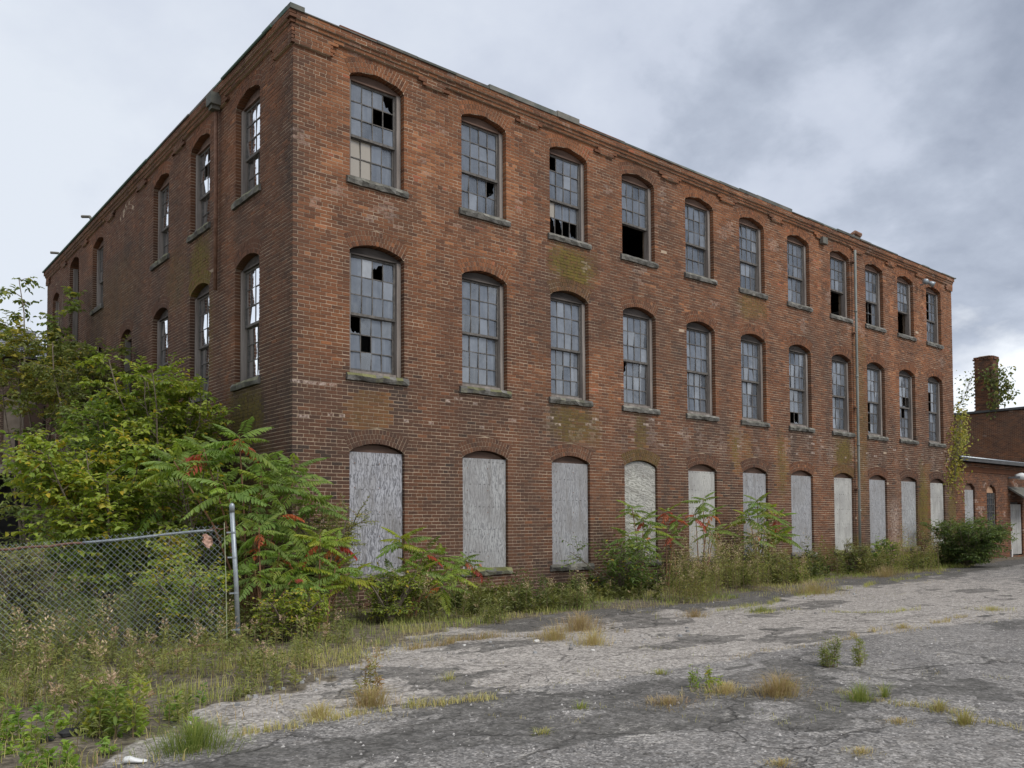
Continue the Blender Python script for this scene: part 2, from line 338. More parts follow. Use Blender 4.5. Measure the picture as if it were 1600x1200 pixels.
at.data.foreach_set('color', np.stack([grav, soil, damp, np.zeros_like(grav)], 1).astype(np.float32).ravel())
me.polygons.foreach_set('use_smooth', [True]*len(me.polygons)); me.materials.append(GROUND); me.update()
link('ground', me, kind='structure')

# ------------------------------------------------------------------ the mill
CH = .068; TOPK = 157; TOP = CH*TOPK
HW = .59; T = .275
class Opening:
    def __init__(s, c, z0, spring, rise, hw=HW, ring=3, kind='sash'):
        s.c, s.z0, s.sp, s.hw, s.ring, s.kind = c, z0, spring, hw, ring, kind
        s.R = (hw*hw+rise*rise)/(2*rise); s.cr = spring+rise; s.zc = s.cr-s.R
        s.T = ring*.092; s.th = math.asin(hw/s.R)
        s.ztop = s.zc+s.R+s.T
        s.zk = s.zc+(s.R+s.T)*math.cos(s.th)
    def half(s, z):          # hole in the coursed brickwork at height z
        if z < s.z0 or z > s.ztop: return 0
        if z <= s.sp: return s.hw
        if z <= s.zk: return (z-s.zc)*math.tan(s.th)
        return math.sqrt(max(0, (s.R+s.T)**2-(z-s.zc)**2))
    def intr(s, z):          # half width of the void
        if z <= s.sp: return s.hw
        return math.sqrt(max(0, s.R**2-(z-s.zc)**2))
FC = [1.72, 4.29, 6.73, 9.08, 11.47, 13.82, 16.18, 18.56, 20.74, 22.94, 25.12]
FO = []
for i, c in enumerate(FC):
    FO.append(Opening(c, CH*9, 2.945, .142, kind='board'))
    FO.append(Opening(c, 4.38-CH*1, 6.69, .145)); FO.append(Opening(c, 8.04-CH, 9.98, .145))
LO = [Opening(c, 8.04-CH, 9.96, .16) for c in (2.03, 4.65, 7.33, 13.2)]
LO += [Opening(c, 4.38-CH, 6.69, .155) for c in (2.03, 4.65, 7.33, 13.2)]
LO += [Opening(10.2, 3.2, 6.68, .16, hw=.50, kind='void'), Opening(16.15, 6.6, 10.06, .2, hw=.62, kind='void'), Opening(18.8, 6.5, 9.5, .17, hw=.5, kind='board2')]
BLIND = [Opening(10.3, 8.0, 9.86, .18, kind='blind')]
XE, LE = 26.62, 20.2

def front(s_, d, z): return (s_, -d, z)
def left(s_, d, z): return (-d, s_, z)
FRONT_MOSS = [(6.15, 7.55, 6.9, 7.85, .95), (1.9, 2.6, 3.3, 4.3, .0), (13.0, 14.5, 7.2, 8.0, .45), (6.0, 7.6, 3.3, 4.3, .55), (8.9, 9.3, 3.1, 4.2, .5), (12.7, 13.1, 2.9, 4.2, .6),
              (14.9, 15.4, 2.2, 4.2, .55), (18.0, 19.2, 3.2, 4.2, .75), (19.3, 20.1, 1.8, 7.4, .35), (23.6, 24.4, .4, 3.6, .85), (25.9, 26.6, .4, 3.2, .6), (18.8, 19.6, .4, 1.2, .7), (.0, .25, .4, 1.5, .9), (22.0, 24, .3, 1, .6), (13, 21, .2, .9, .4)]
LEFT_MOSS = [(4.0, 5.3, 6.7, 7.9, .95), (3.9, 5.1, 4.4, 6.9, .6), (1.2, 3, 3.0, 4.3, .8), (5.5, 7, 6.5, 8, .25), (0, 3, 1, 3, .6), (9, 14, 7, 9, .15)]
ORANGE = [(1.1, 2.1, 3.0, 4.25), (12.6, 13.6, 2.7, 4.2), (14.8, 15.5, 2.3, 4.1), (24.0, 24.6, 1.0, 3.8), (.9, 1.1, 2.0, 2.5)]
def tints(S_, Z_, side):
    """R tone, G moss, B soot and painted side-wall shade, A bloom for arrays of brick centres"""
    n = len(S_); rnd = RS.rand(n)
    up = np.clip((Z_-3.4)/3.6, 0, 1)
    big = fbm(S_*.30, Z_*.45, 21 if side else 22); big2 = fbm(S_*1.1, Z_*1.5, 25)
    tone = .20*rnd+.54*big+.26*up+.20*big2-.08
    tone += np.where(rnd > .975, .2, 0); tone -= np.where(RS.rand(n) < .20, .24, 0)
    soot_dark = np.clip((fbm(S_*.5+7, Z_*.5, 51)-.50)*2.3, 0, 1)*.7
    stk = fbm(S_*2.6, Z_*.22, 111); soot_dark = soot_dark+np.clip((stk-.56)*3.2, 0, .55)*np.clip(1.3-Z_/11, .5, 1)
    tone = tone+np.clip((.42-stk)*1.2, 0, .15)
    soot_dark = soot_dark+.42*np.clip(1-Z_/4.4, 0, 1)**.6*np.clip(.4+fbm(S_*.7, Z_*1.1, 66), 0, 1)
    soot_dark = soot_dark+.55*np.clip(1-S_/.5, 0, 1)*(1 if side else 1)
    moss = np.zeros(n)
    for a0, a1, z0, z1, k in (FRONT_MOSS if side else LEFT_MOSS):
        fx = np.clip(1-np.abs(S_-(a0+a1)/2)/((a1-a0)*.62), 0, 1); fz = np.clip(1-np.abs(Z_-(z0+z1)/2)/((z1-z0)*.62), 0, 1)
        moss = np.maximum(moss, k*np.clip((fx*1.6)*(fz*1.8)+1.5*(fbm(S_*3.2, Z_*1.6, 88)-.62), 0, 1)*np.clip(fx*6, 0, 1)*np.clip(fz*6, 0, 1)*1.15)
    for o in (FO if side else LO):      # run-off streaks under the sills
        if o.z0 < 3: continue
        fx = np.clip(1-np.abs(S_-o.c)/.80, 0, 1); dz = o.z0-Z_
        st = np.where((dz > -.02) & (dz < 1.7), np.clip(fx*3, 0, 1)*np.clip(1-dz/1.7, 0, 1), 0)*np.clip(fbm(S_*3.1, Z_*.35, 93)*1.9-.3, 0, 1)
        soot_dark = soot_dark+st*(.75 if o.z0 < 6 else .35)
    bloom = np.zeros(n)
    if side:
        # orange-ish, cleaner brick
        for a0, a1, z0, z1 in ORANGE:
            k = (np.abs(S_-(a0+a1)/2)+.55*(fbm(S_*2, Z_*.9, 44)-.5) < (a1-a0)/2) & (Z_ > z0+.5*fbm(S_*4, Z_*0, 5)) & (Z_ < z1-.3*fbm(S_*4, Z_*0, 6)); tone = np.where(k, tone*.5+.40, tone); soot_dark = np.where(k, soot_dark*.3, soot_dark)
            moss = np.where(k, np.maximum(moss, .4*fbm(S_*3, Z_*.8, 12)), moss)
        b_ = np.clip(1-np.abs(S_-21.85)/.55, 0, 1)*np.clip((2.5-Z_)/.6, 0, 1); bloom = np.maximum(bloom, b_*.9)
        band = np.clip(1.2-np.abs(Z_-3.75)/.5, 0, 1)*(fbm(S_*6.5, Z_*.9, 99) > .60)*(S_ > 5); bloom = np.maximum(bloom, band*.28)
        bloom = np.maximum(bloom, .35*((fbm(S_*2.5, Z_*2, 14) > .70) & (Z_ > 7.2)))
        k = (Z_ > 3.5) & (Z_ < 4.15) & (RS.rand(n) > .965); bloom = np.where(k, .8, bloom)
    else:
        tone = tone*.80; soot_dark = soot_dark+.28+.25*np.clip((S_-5)/12, 0, 1)  # left wall: dark brown brick, with its shade painted in as well
        soot_dark = soot_dark*np.where((Z_ > 9.2), .6, 1)
    return np.stack([np.clip(tone, 0, 1), np.clip(moss, 0, 1), np.clip(soot_dark, 0, 1), bloom], 1)

def band_proj(side, s_, k):
    """how far course k stands proud at s_ (corbelled cornice)"""
    if k >= TOPK-2: return .125
    if k >= TOPK-3: return .085
    cs = FC if side else [2.03, 4.65, 7.33, 10.3, 13.2, 16.15, 18.8]
    L_ = XE if side else LE
    nb = 5 if side else 4
    if s_ < .82 or s_ > L_-.55:
        return .055 if k >= (TOPK-8 if s_ < .82 else TOPK-7) else 0
    for i in range(len(cs)-1):
        m = (cs[i]+cs[i+1])/2
        if abs(s_-m) < .36: return .055 if k >= TOPK-6 else 0
    return .055 if k >= TOPK-4 else 0

mill = thing('brick_mill', 'large three-storey abandoned red brick mill with arched windows, boarded along the ground floor', 'building')

def courses(side, L_, opens):
    """brick list: (s0b,s1b,s0t,s1t,z0,z1,proj,depth)"""
    out = []
    for k in range(0, TOPK):
        z0, z1 = k*CH, (k+1)*CH
        cuts = []
        for o in opens:
            zb, zt = z0+.001, z1-.001
            if o.kind == 'blind' and z1 <= o.sp: continue
            if zt < o.z0+.01 or zb > o.ztop-.01 or k >= TOPK-4: continue
            hb, ht = o.half(max(zb, o.z0)), o.half(min(zt, o.ztop))
            cuts.append((o.c-hb, o.c-ht, o.c+hb, o.c+ht, o))
        cuts.sort(key=lambda q: q[0])
        st = -band_proj(side, .1, k) if (k % 2 == (0 if side else 1)) else .105
        spans = []; a = (st, st, None)
        for q in cuts:
            spans.append((a, (q[0], q[1], q[4]))); a = (q[2], q[3], q[4])
        spans.append((a, (L_, L_, None)))
        header = k % 7 == 3
        for (a0, a0t, oa), (a1, a1t, ob) in spans:
            if a1-a0 < .03: continue
            step = .115 if header else .218
            first = step if (k % 2 == 0) else step*.5
            # running bond anchored to the global grid so joints line up
            g0 = (k % 2)*step*.5
            js = [a0]; x = math.ceil((max(a0, a0t)-g0+.05)/step)*step+g0
            while x < min(a1, a1t)-.05: js.append(x); x += step
            js.append(a1)
            for j in range(len(js)-1):
                e0, e1 = j == 0, j == len(js)-2
                b0 = js[j]+(.0 if e0 else .006); b1 = js[j+1]-(.0 if e1 else .006)
                t0 = (a0t if e0 else b0); t1 = (a1t if e1 else b1)
                if e0 and oa: b0 += .002; t0 += .002
                if e1 and ob: b1 -= .002; t1 -= .002
                dep = .28 if ((e0 and oa) or (e1 and ob)) else .09
                out.append((b0, b1, t0, t1, z0+.0070, z1-.0070, band_proj(side, (b0+b1)/2, k), dep, k))
    for o in opens:
        if o.kind != 'blind': continue
        for k in range(int(o.sp/CH), int(o.cr/CH)+1):
            zb, zt = k*CH+.007, min((k+1)*CH-.007, o.cr-.005)
            if zt-zb < .02: continue
            w_ = o.intr((zb+zt)/2)+.01; x = o.c-w_
            while x < o.c+w_-.04: x1 = min(x+.206, o.c+w_); out.append((x, x1, x, x1, zb, zt, -.001, .05, k)); x += .218
    return out

def wall(side, L_, opens, blind=()):
    Fn = front if side else left
    B = courses(side, L_, opens+list(blind))
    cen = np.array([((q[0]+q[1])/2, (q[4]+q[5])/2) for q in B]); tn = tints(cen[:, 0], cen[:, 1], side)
    # which are shown largest
    P3 = np.array([Fn(a, 0, z) for a, z in cen]); d = np.linalg.norm(P3-CP, axis=1)
    full = np.array([(q[1]-q[0]) > .19 for q in B]) & (cen[:, 1] > (1.7 if side else 99)) & (cen[:, 1] < 9) & (cen[:, 0] > .2)
    score = np.where(full, d, 1e9); pick = set(np.argsort(score)[:300].tolist()) if side else set()
    mb = MB(); jit = RS.randn(len(B))*.0018; FACE = [(0, 1, 3, 2), (0, 2, 6, 4), (1, 5, 7, 3), (2, 3, 7, 6), (0, 4, 5, 1)]
    if not side: FACE = [f[::-1] for f in FACE]
    jz = RS.randn(len(B), 2)*.0013
    for i, (b0, b1, t0, t1, z0, z1, pr, dep, k) in enumerate(B):
        f_ = pr+jit[i]; bk = -dep
        if RS.rand() < .004 and pr == 0 and dep < .2: f_ -= .001
        z0 += jz[i, 0]; z1 += jz[i, 1]
        vs = [Fn(b0, f_, z0), Fn(b1, f_, z0), Fn(t0, f_, z1), Fn(t1, f_, z1), Fn(b0, bk, z0), Fn(b1, bk, z0), Fn(t0, bk, z1), Fn(t1, bk, z1)]
        if i in pick:
            link('brick', mesh('brick', vs, FACE, BR, [tuple(tn[i])]*5), mill)
        else: mb.add(vs, FACE, tuple(tn[i]))
    # arches: rings of headers on edge
    for o in list(opens)+list(blind):
        n = max(9, int(round(2*o.th*o.R/.072)))
        for r_ in range(o.ring):
            ra, rb = o.R+r_*.092+(.001 if r_ == 0 else .005), o.R+(r_+1)*.092-.004
            nn_ = n+r_
            tt = tints(np.full(nn_, o.c), np.full(nn_, o.cr+.1), side); tt[:, 0] = np.clip(tt[:, 0]+.04, 0, 1)
            for j in range(nn_):
                t0 = -o.th+2*o.th*j/nn_+.006/rb; t1 = -o.th+2*o.th*(j+1)/nn_-.006/rb
                pts = [(ra, t0), (ra, t1), (rb, t0), (rb, t1)]; f_ = RS.randn()*.0015+(-.004 if o.kind == 'blind' else .001)
                vs = [Fn(o.c+q*math.sin(t), f_, o.zc+q*math.cos(t)) for q, t in pts]+[Fn(o.c+q*math.sin(t), -(.28 if r_ == 0 else .08), o.zc+q*math.cos(t)) for q, t in pts]
                mb.add(vs, FACE, tuple(tt[j]))
    mb.build('brickwork', BR, mill, kind='stuff')
    # mortar bed: sheet just behind the brick faces, cut to the true voids
    mm = MB(); cells = []
    for k in range(0, TOPK):
        z0, z1 = k*CH, (k+1)*CH; zm = (z0+z1)/2
        cuts = []
        for o in opens:
            if z1 <= o.z0+.01 or z0 >= o.cr-.001: continue
            hb = o.intr(z0); ht = o.intr(min(z1, o.cr))
            cuts.append((o.c-hb-.008, o.c-ht-.008, o.c+hb+.008, o.c+ht+.008))
        cuts.sort(); a = (.009, .009)
        spans = []
        for q in cuts: spans.append((a, (q[0], q[1]))); a = (q[2], q[3])
        spans.append((a, (L_-.005, L_-.005)))
        for (a0, a0t), (a1, a1t) in spans:
            if a1-a0 < .005: continue
            m_ = max(1, int((a1-a0)/(.4 if k < TOPK-10 else .07)))
            for j in range(m_):
                cells.append((a0+(a1-a0)*j/m_, a0+(a1-a0)*(j+1)/m_, a0t+(a1t-a0t)*j/m_, a0t+(a1t-a0t)*(j+1)/m_, z0, z1, k))
    cc = np.array([((q[0]+q[1])/2, (q[4]+q[5])/2) for q in cells]); tm = tints(cc[:, 0], cc[:, 1], side)
    for q, t in zip(cells, tm):
        pr = min(band_proj(side, q[0]-.1, q[6]), band_proj(side, q[1]+.1, q[6]))-.006
        f = [(0, 1, 3, 2)] if side else [(2, 3, 1, 0)]
        mm.add([Fn(q[0], pr, q[4]), Fn(q[1], pr, q[4]), Fn(q[2], pr, q[5]), Fn(q[3], pr, q[5])], f, tuple(t))
        if q[6] >= TOPK-8 and pr > .01:
            mm.add([Fn(q[0], pr, q[4]), Fn(q[1], pr, q[4]), Fn(q[0], -.02, q[4]), Fn(q[1], -.02, q[4])], [(0, 1, 3, 2)], tuple(t))
    for o in opens:       # reveals behind the jamb bricks
        prof = [(-o.hw-.008, o.z0), (-o.hw-.008, o.sp)]+[((o.R+.008)*math.sin(t), o.zc+(o.R+.008)*math.cos(t)) for t in np.linspace(-o.th, o.th, 13)]+[(o.hw+.008, o.sp), (o.hw+.008, o.z0)]
        for (a, z0), (c_, z1) in zip(prof[:-1], prof[1:]):
            mm.add([Fn(o.c+a, -.007, z0), Fn(o.c+c_, -.007, z1), Fn(o.c+a, -.40, z0), Fn(o.c+c_, -.40, z1)], [(0, 1, 3, 2)], (.5, 0, .5, 0))
    mm.build('wall', MO, mill)
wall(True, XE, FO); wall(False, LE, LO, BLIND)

# inner shell, floors and roof
def shell():
    m = MB()
    for side, L_, opens in ((True, XE, FO), (False, LE, LO)):
        Fn = front if side else left
        cs = sorted(set(o.c for o in opens)); xs = [.4]
        for c in cs: xs += [c-.66, c+.66]
        xs.append(L_)
        for i in range(0, len(xs)-1, 2):
            m.add([Fn(xs[i], -.40, 0), Fn(xs[i+1], -.40, 0), Fn(xs[i], -.40, 10.3), Fn(xs[i+1], -.40, 10.3)], [(0, 1, 3, 2)])
        for c in cs:
            zs = [0]
            for o in sorted([o for o in opens if o.c == c], key=lambda o: o.z0): zs += [o.z0, o.cr+.02]
            zs.append(10.3)
            for i in range(0, len(zs)-1, 2):
                m.add([Fn(c-.66, -.40, zs[i]), Fn(c+.66, -.40, zs[i]), Fn(c-.66, -.40, zs[i+1]), Fn(c+.66, -.40, zs[i+1])], [(0, 1, 3, 2)])
    m.box(.42, XE-.1, 7.2, 7.3, 0, 10.3); m.box(8.3, 8.4, .42, 7.2, 0, 10.3); m.box(17.3, 17.4, .42, 7.2, 0, 10.3)  # partitions added so no daylight shows through from window to window
    m.box(5.0, 5.1, 7.32, LE-.1, 0, 10.3); m.box(.42, 5, 11.6, 11.7, 0, 10.3)
    m.box(XE-.05, XE, .45, LE-.1, 0, 10.6); m.box(.42, XE, LE-.05, LE, 0, 10.6)
    for i in (0, 2, 3, 5, 6): m.box(FC[i]-.1+.8, FC[i]+.14+.8, 1.6, 1.85, 3.7, 10.2)
    m.build('interior_wall', DARKIN, mill)
    f = MB()
    for z in (0.02, 3.55, 7.25): f.box(.41, XE-.06, .41, LE-.06, z, z+.2)
    for x in np.arange(1, 26, 1.2):
        for z in (3.3, 7.0, 10.0): f.box(x, x+.14, .42, 7.1, z, z+.24)
    f.build('interior_floor', CEIL, mill)
    r_ = MB(); r_.box(.1, XE-.1, .1, LE-.1, 10.32, 10.42); r_.build('roof', TARP, mill)
    # fluorescent fittings under the top ceiling
    for c in (4.4, 7.0, 9.4):
        t = MB(); t.box(c-1.1, c+.9, 1.9, 2.0, 9.42, 9.47); t.build('strip_light', WHITE, mill)
shell()
# right end wall of the mill (a thin face above the annex)
e = MB()
for k in range(0, TOPK):
    x = .12 if k % 2 else .01
    while x < 3.2: e.box(XE-.08, XE+RS.randn()*.002, x, x+.208, k*CH+.005, (k+1)*CH-.005, (RS.rand()*.6+.1, 0, .4, 0)); x += .218
e.build('end_brickwork', BR, mill, kind='stuff')

# ---- openings
def seg_panel(m, Fn, o, z0, d0, d1, col=(.5, 0, 0, 0), inset=.012):
    """solid arched panel from z0 up to the intrados"""
    n = 12; top = []
    w0 = min(o.intr(z0), o.hw)-inset
    xs = np.linspace(-w0, w0, n+1)
    for x in xs: top.append(o.zc+math.sqrt(max(1e-6, (o.R-inset)**2-x*x)))
    for i in range(n):
        a, c_ = o.c+xs[i], o.c+xs[i+1]
        vs = [Fn(a, d0, z0), Fn(c_, d0, z0), Fn(a, d0, top[i]), Fn(c_, d0, top[i+1]), Fn(a, d1, z0), Fn(c_, d1, z0), Fn(a, d1, top[i]), Fn(c_, d1, top[i+1])]
        m.add(vs, [(0, 1, 3, 2), (0, 4, 5, 1), (2, 3, 7, 6)], col)
def sill(Fn, o, parent, mossy, zt, out=.055):
    # rough split-faced stone
    n = 9; xs = np.linspace(o.c-o.hw-.075, o.c+o.hw+.075, n+1); vs = []; fs = []
    for i, x in enumerate(xs):
        e_ = i in (0, n)
        d = out+(.0 if e_ else RS.rand()*.035); zb = zt-.135+(RS.rand()-.5)*.02; d2 = out-.012+RS.rand()*.02; zm = zt-.06+(RS.rand()-.5)*.03
        vs += [Fn(x, -.2, zt+.03), Fn(x, d-.02, zt-.006), Fn(x, d+.01, zm), Fn(x, d2, zb), Fn(x, -.2, zb)]
    for i in range(n):
        a = i*5; fs += [(a+j, a+j+5, a+j+6, a+j+1) for j in range(4)]
    fs += [tuple(range(5)), tuple(n*5+j for j in range(5))[::-1]]
    cols = []
    for i in range(n):
        cols += [(RS.rand(), mossy*(.6+.4*RS.rand()), 0, 0), (RS.rand(), mossy*.8*(RS.rand() > .3), 0, 0), (RS.rand(), mossy*.3*(RS.rand() > .5), 0, 0), (0, 0, 0, 0)]
    cols += [(.3, 0, 0, 0)]*2
    return link('sill', mesh('sill', vs, fs, STONE, cols), parent)
npane = [0]
def pane_shape(Fn, a0, a1, z0, z1, d, tone, dust, broken):
    tx, tz = RS.randn()*.004, RS.randn()*.004
    def Q(a, z): return Fn(a, d+(a-(a0+a1)/2)*tx/.25*2+(z-(z0+z1)/2)*tz/.25*2, z)
    if not broken:
        return [Q(a0, z0), Q(a1, z0), Q(a1, z1), Q(a0, z1)], [(0, 1, 2, 3)]
    # jagged remains along one corner
    w_, h_ = a1-a0, z1-z0; k = RS.randint(3)+(3 if broken == 'thin' else 0)
    if k == 0: p = [(0, 0), (.9, 0), (.62, .14), (.5, .34), (.3, .26), (.14, .6), (0, .72)]
    elif k == 1: p = [(1, 0), (1, .95), (.84, .62), (.9, .4), (.6, .2), (.34, .12), (.1, 0)]
    elif k == 3: p = [(0, 0), (1, 0), (.93, .10), (.7, .05), (.55, .17), (.4, .06), (.22, .12), (.08, .38)]
    elif k == 4: p = [(1, 1), (.55, 1), (.72, .86), (.86, .8), (.9, .52), (1, .3)]
    elif k == 5: p = [(0, 0), (.42, 0), (.3, .12), (.16, .16), (.1, .55), (0, .8)]
    else: p = [(0, 1), (0, .5), (.2, .66), (.34, .6), (.6, .84), (1, .88), (1, 1)]
    vs = [Q(a0+w_*x, z0+h_*y) for x, y in p]
    return vs, [tuple(range(len(vs)))]
def sash_window(Fn, side, o, idx, rows, zmeet, ztop, missing=(), broken=(), solid_tone={}, open_lower=False, base_tone=.45, indiv=True, mossy=.1, name='window', tan=()):
    zs = 4.38 if o.z0 < 6 else 8.04
    fr = MB(); ins = .012; d = -.13
    sg = 1
    # casing: jambs, head beam
    def bx(m, a0, a1, d0, d1, z0, z1, col=(.5, 0, 0, 0)):
        m.box(a0, a1, d0, d1, z0, z1, col, M=lambda a, dd, z: Fn(a, dd, z))
    L0, L1 = o.c-o.hw+.006, o.c+o.hw-.006
    bx(fr, L0, L0+.07, -.27, d+.02, zs+.031, ztop); bx(fr, L1-.09, L1, -.27, d+.02, zs+.031, ztop)
    bx(fr, L0+.071, L1-.091, -.27, d-.0, zs+.031, zs+.075)
    w = fr.build(name, WOODF, mill)
    hp = MB(); seg_panel(hp, Fn, o, ztop+.03, d-.02, -.2); bx(hp, L0+.002, L1-.002, -.21, d+.012, ztop+.001, ztop+.029)
    hp.build('head_panel', WOODB if o.z0 > 6 else WOODG, w)
    sill(Fn, o, w, mossy, zs)
    # sashes
    a0, a1 = L0+.072, L1-.092
    sm = MB(); ncol = 4; bar = .009
    panes = []
    ru, rl = rows
    lift = (zmeet-zs)*.90 if open_lower else 0
    for which, (zb, zt, nr, dd) in enumerate(((zmeet, ztop, ru, d-.035), (zs+.076, zmeet+.03, rl, d-.085))):
        if which == 1 and open_lower:
            zb += lift; zt += lift; dd = d-.09
            zt = min(zt, ztop-.01)
        st = .042
        bx(sm, a0, a0+st, dd-.04, dd, zb, zt); bx(sm, a1-st, a1, dd-.04, dd, zb, zt)
        bx(sm, a0+st, a1-st, dd-.038, dd-.002, zb, zb+.05); bx(sm, a0+st, a1-st, dd-.038, dd-.002, zt-.04, zt)
        pa0, pa1, pz0, pz1 = a0+st, a1-st, zb+.05, zt-.04
        for j in range(1, ncol):
            x = pa0+(pa1-pa0)*j/ncol; bx(sm, x-bar, x+bar, dd-.03, dd-.006, pz0, pz1)
        for j in range(1, nr):
            z = pz0+(pz1-pz0)*j/nr; bx(sm, pa0, pa1, dd-.031, dd-.005, z-bar, z+bar)
        for r_ in range(nr):
            for c_ in range(ncol):
                row = (nr-1-r_)+(0 if which == 0 else ru)      # row counted from the top
                key = (row, c_)
                x0 = pa0+(pa1-pa0)*c_/ncol+.004; x1 = pa0+(pa1-pa0)*(c_+1)/ncol-.004
                z0 = pz0+(pz1-pz0)*r_/nr+.004; z1 = pz0+(pz1-pz0)*(r_+1)/nr-.004
                jag = key in missing and RS.rand() < .5
                if key in missing and not jag: continue
                tone = solid_tone.get(key, np.clip(base_tone+RS.randn()*.13, 0, .8)); dust = .3+.4*RS.rand()
                if RS.rand() < .04: tone, dust = .85, .7  # a few panes painted pale, for bright sky reflections and curtains
                if key in solid_tone: dust = .8
                vs, fs = pane_shape(Fn, x0, x1, z0, z1, dd-.018, tone, dust, 'thin' if jag else key in broken)
                panes.append((vs, fs, (float(tone), 1.0 if key in tan else float(dust), 1.0 if key in tan else 0, 0)))
    sm.build('sash', SASH, w)
    if indiv:
        for vs, fs, c_ in panes: link('pane', mesh('pane', vs, fs, GLASS, [c_]), w); npane[0] += 1
    else:
        pm = MB()
        for vs, fs, c_ in panes: pm.add(vs, fs, c_)
        pm.build('panes', GLASS, w, kind='stuff')
    return w
M3 = {0: dict(rows=(3, 2), missing={(1, 2), (1, 3)}, broken={(0, 3)}), 1: dict(broken={(3, 3)}), 2: dict(missing={(0, 0), (4, 0), (4, 1), (4, 2), (4, 3)}, broken={(4, 0)}),
      3: dict(open_lower=True), 4: {}, 5: {}, 6: {}, 7: dict(open_lower=True), 8: dict(missing={(3, 0), (3, 1), (3, 2), (4, 1), (4, 2)}), 9: dict(open_lower=True), 10: dict(missing={(0, 1), (1, 0), (2, 0), (2, 1), (1, 1)})}
M2 = {0: dict(missing={(3, 0), (4, 1)}, broken={(0, 2)}, solid_tone={(0, 1): .93}, mossy=.85), 1: dict(mossy=.7), 2: dict(mossy=.25), 3: dict(broken={(3, 0)}), 4: {}, 5: {}, 6: dict(missing={(5, 1), (5, 2)}), 7: {},
      8: dict(missing={(3, 0), (4, 0), (4, 1), (5, 1), (3, 1)}), 9: dict(missing={(2, 2), (2, 3), (3, 2)}), 10: dict(missing={(1, 1), (2, 1)})}
for i in range(11):
    o1, o2, o3 = FO[3*i], FO[3*i+1], FO[3*i+2]
    k3 = dict(rows=(3, 2)); k3.update(M3[i]); k2 = dict(rows=(3, 3)); k2.update(M2[i])
    if i == 0: k3['tan'] = {(3, 0), (3, 1), (4, 0), (4, 1)}
    if i == 2: k3['tan'] = {(3, 0)}
    sash_window(front, True, o3, i, zmeet=8.88, ztop=9.93, indiv=i < 5, **k3)
    sash_window(front, True, o2, i, zmeet=5.50, ztop=6.635, indiv=i < 5, **k2)
    # ground floor: plywood in the opening
    wb = MB(); bz = 2.925 if i not in (3, 4) else 2.90; zb0 = .655 if i else .62
    tilt = (RS.rand()-.5)*.01
    M_ = lambda a, dd, z: front(a+tilt*(z-1.7), dd, z)
    wb.box(o1.c-o1.hw+.012, o1.c+o1.hw-.012, -.085, -.065, zb0, bz, M=M_)
    if i in (3,): seg_panel(wb, front, o1, bz+.001, -.065, -.085, inset=.02)
    pm_ = PLY[[0, 1, 2, 3, 4, 2, 2, 4, 2, 1, 4][i]]
    wb = wb.build('window_board', pm_, mill)
    if i != 3:
        hp = MB(); seg_panel(hp, front, o1, bz-.03, -.12, -.17); hp.build('head_panel', WOODB, wb)
    sill(front, o1, wb, [0, .9, .1, .1, .1, .1, .1, .9, .3, .9, .5][i], .655, out=.05)
    nl = MB()
    for z in np.arange(.9, 2.8, .45):
        for x in (-.52, 0, .52): nl.box(o1.c+x-.009, o1.c+x+.009, .061-.125, .066-.125, z, z+.018)
    nl.build('nail_heads', RUST, wb, kind='stuff')
for j, o in enumerate(LO):
    if o.kind == 'sash':
        up3 = o.z0 > 6
        kw = dict(rows=(3, 2) if up3 else (3, 3), zmeet=8.88 if up3 else 5.50, ztop=9.91 if up3 else 6.635, indiv=False, base_tone=.45)
        if j == 1: kw.update(missing={(0, 1), (1, 1), (1, 2), (3, 1)})
        sash_window(left, False, o, j, mossy=.5, **kw)
    else:
        fr = MB()
        for s_ in (-1, 1):
            a0, a1 = sorted((o.c+s_*(o.hw-.01), o.c+s_*(o.hw-.06)))
            fr.box(a0, a1, -.24, -.1, o.z0+.05, o.sp-.02, M=lambda a, dd, z: left(a, dd, z))
        if o.kind == 'board2': fr.box(o.c-o.hw+.12, o.c+o.hw-.12, -.2, -.16, o.z0+.05, o.sp-.02, M=lambda a, dd, z: left(a, dd, z))
        f_ = fr.build('window_frame' if o.kind == 'void' else 'window_board', WOODF, mill)
        if o.c < 12 or o.kind == 'board2':
            hp = MB(); seg_panel(hp, left, o, o.sp-.06, -.14, -.2); hp.build('head_panel', WOODB, f_)
        sill(left, o, f_, .4, o.z0+.06)

# ---- coping, gutters, pipes, fixtures
def coping():
    m = MB()
    for side, L_ in ((True, XE+.1), (False, LE)):
        Fn = front if side else left
        x = -.13 if side else .0; first = True
        while x < L_:
            l_ = .45+RS.rand()*1.5
            if first: l_ = .28 if side else .3
            x1 = min(L_, x+l_); h = .012+.035*RS.rand()+(.05 if RS.rand() < .14 else 0)
            if first: h = .085
            if side and .2 < x < .9: h = .012
            if side and RS.rand() < .3 and x > 1: h += .035
            m.box(x+.002, x1-.002, -.34, .13+RS.rand()*.03, TOP-.004, TOP+h, (RS.rand(), (.12 if side else .6)*(RS.rand() < .3), 0, 0), M=lambda a, dd, z: Fn(a, dd, z))
            x = x1; first = False
    m.build('coping', COPE, mill)
    m = MB()     # a raised course of brick along the front parapet
    x = .86
    for k in range(60):
        if x > 8.3: break
        m.box(x, x+.21, .03, .12, TOP+.002, TOP+.062, (RS.rand()*.7+.1, 0, .2, 0), M=lambda a, dd, z: (a, -dd-.002, z)); x += .218
    m.build('raised_course', BR, mill, kind='stuff')
    g = MB(); g.tube([(-.15, .6, TOP), (-.15, 3.0, TOP)], .026, 8, (.5, .7, 0, 0)); g.build('gutter', COPE, mill); g = MB(); g.tube([(-.15, 8, TOP+.01), (-.15, LE, TOP+.01)], .03, 8, (.5, .7, 0, 0)); g.build('gutter', COPE, mill)
coping()
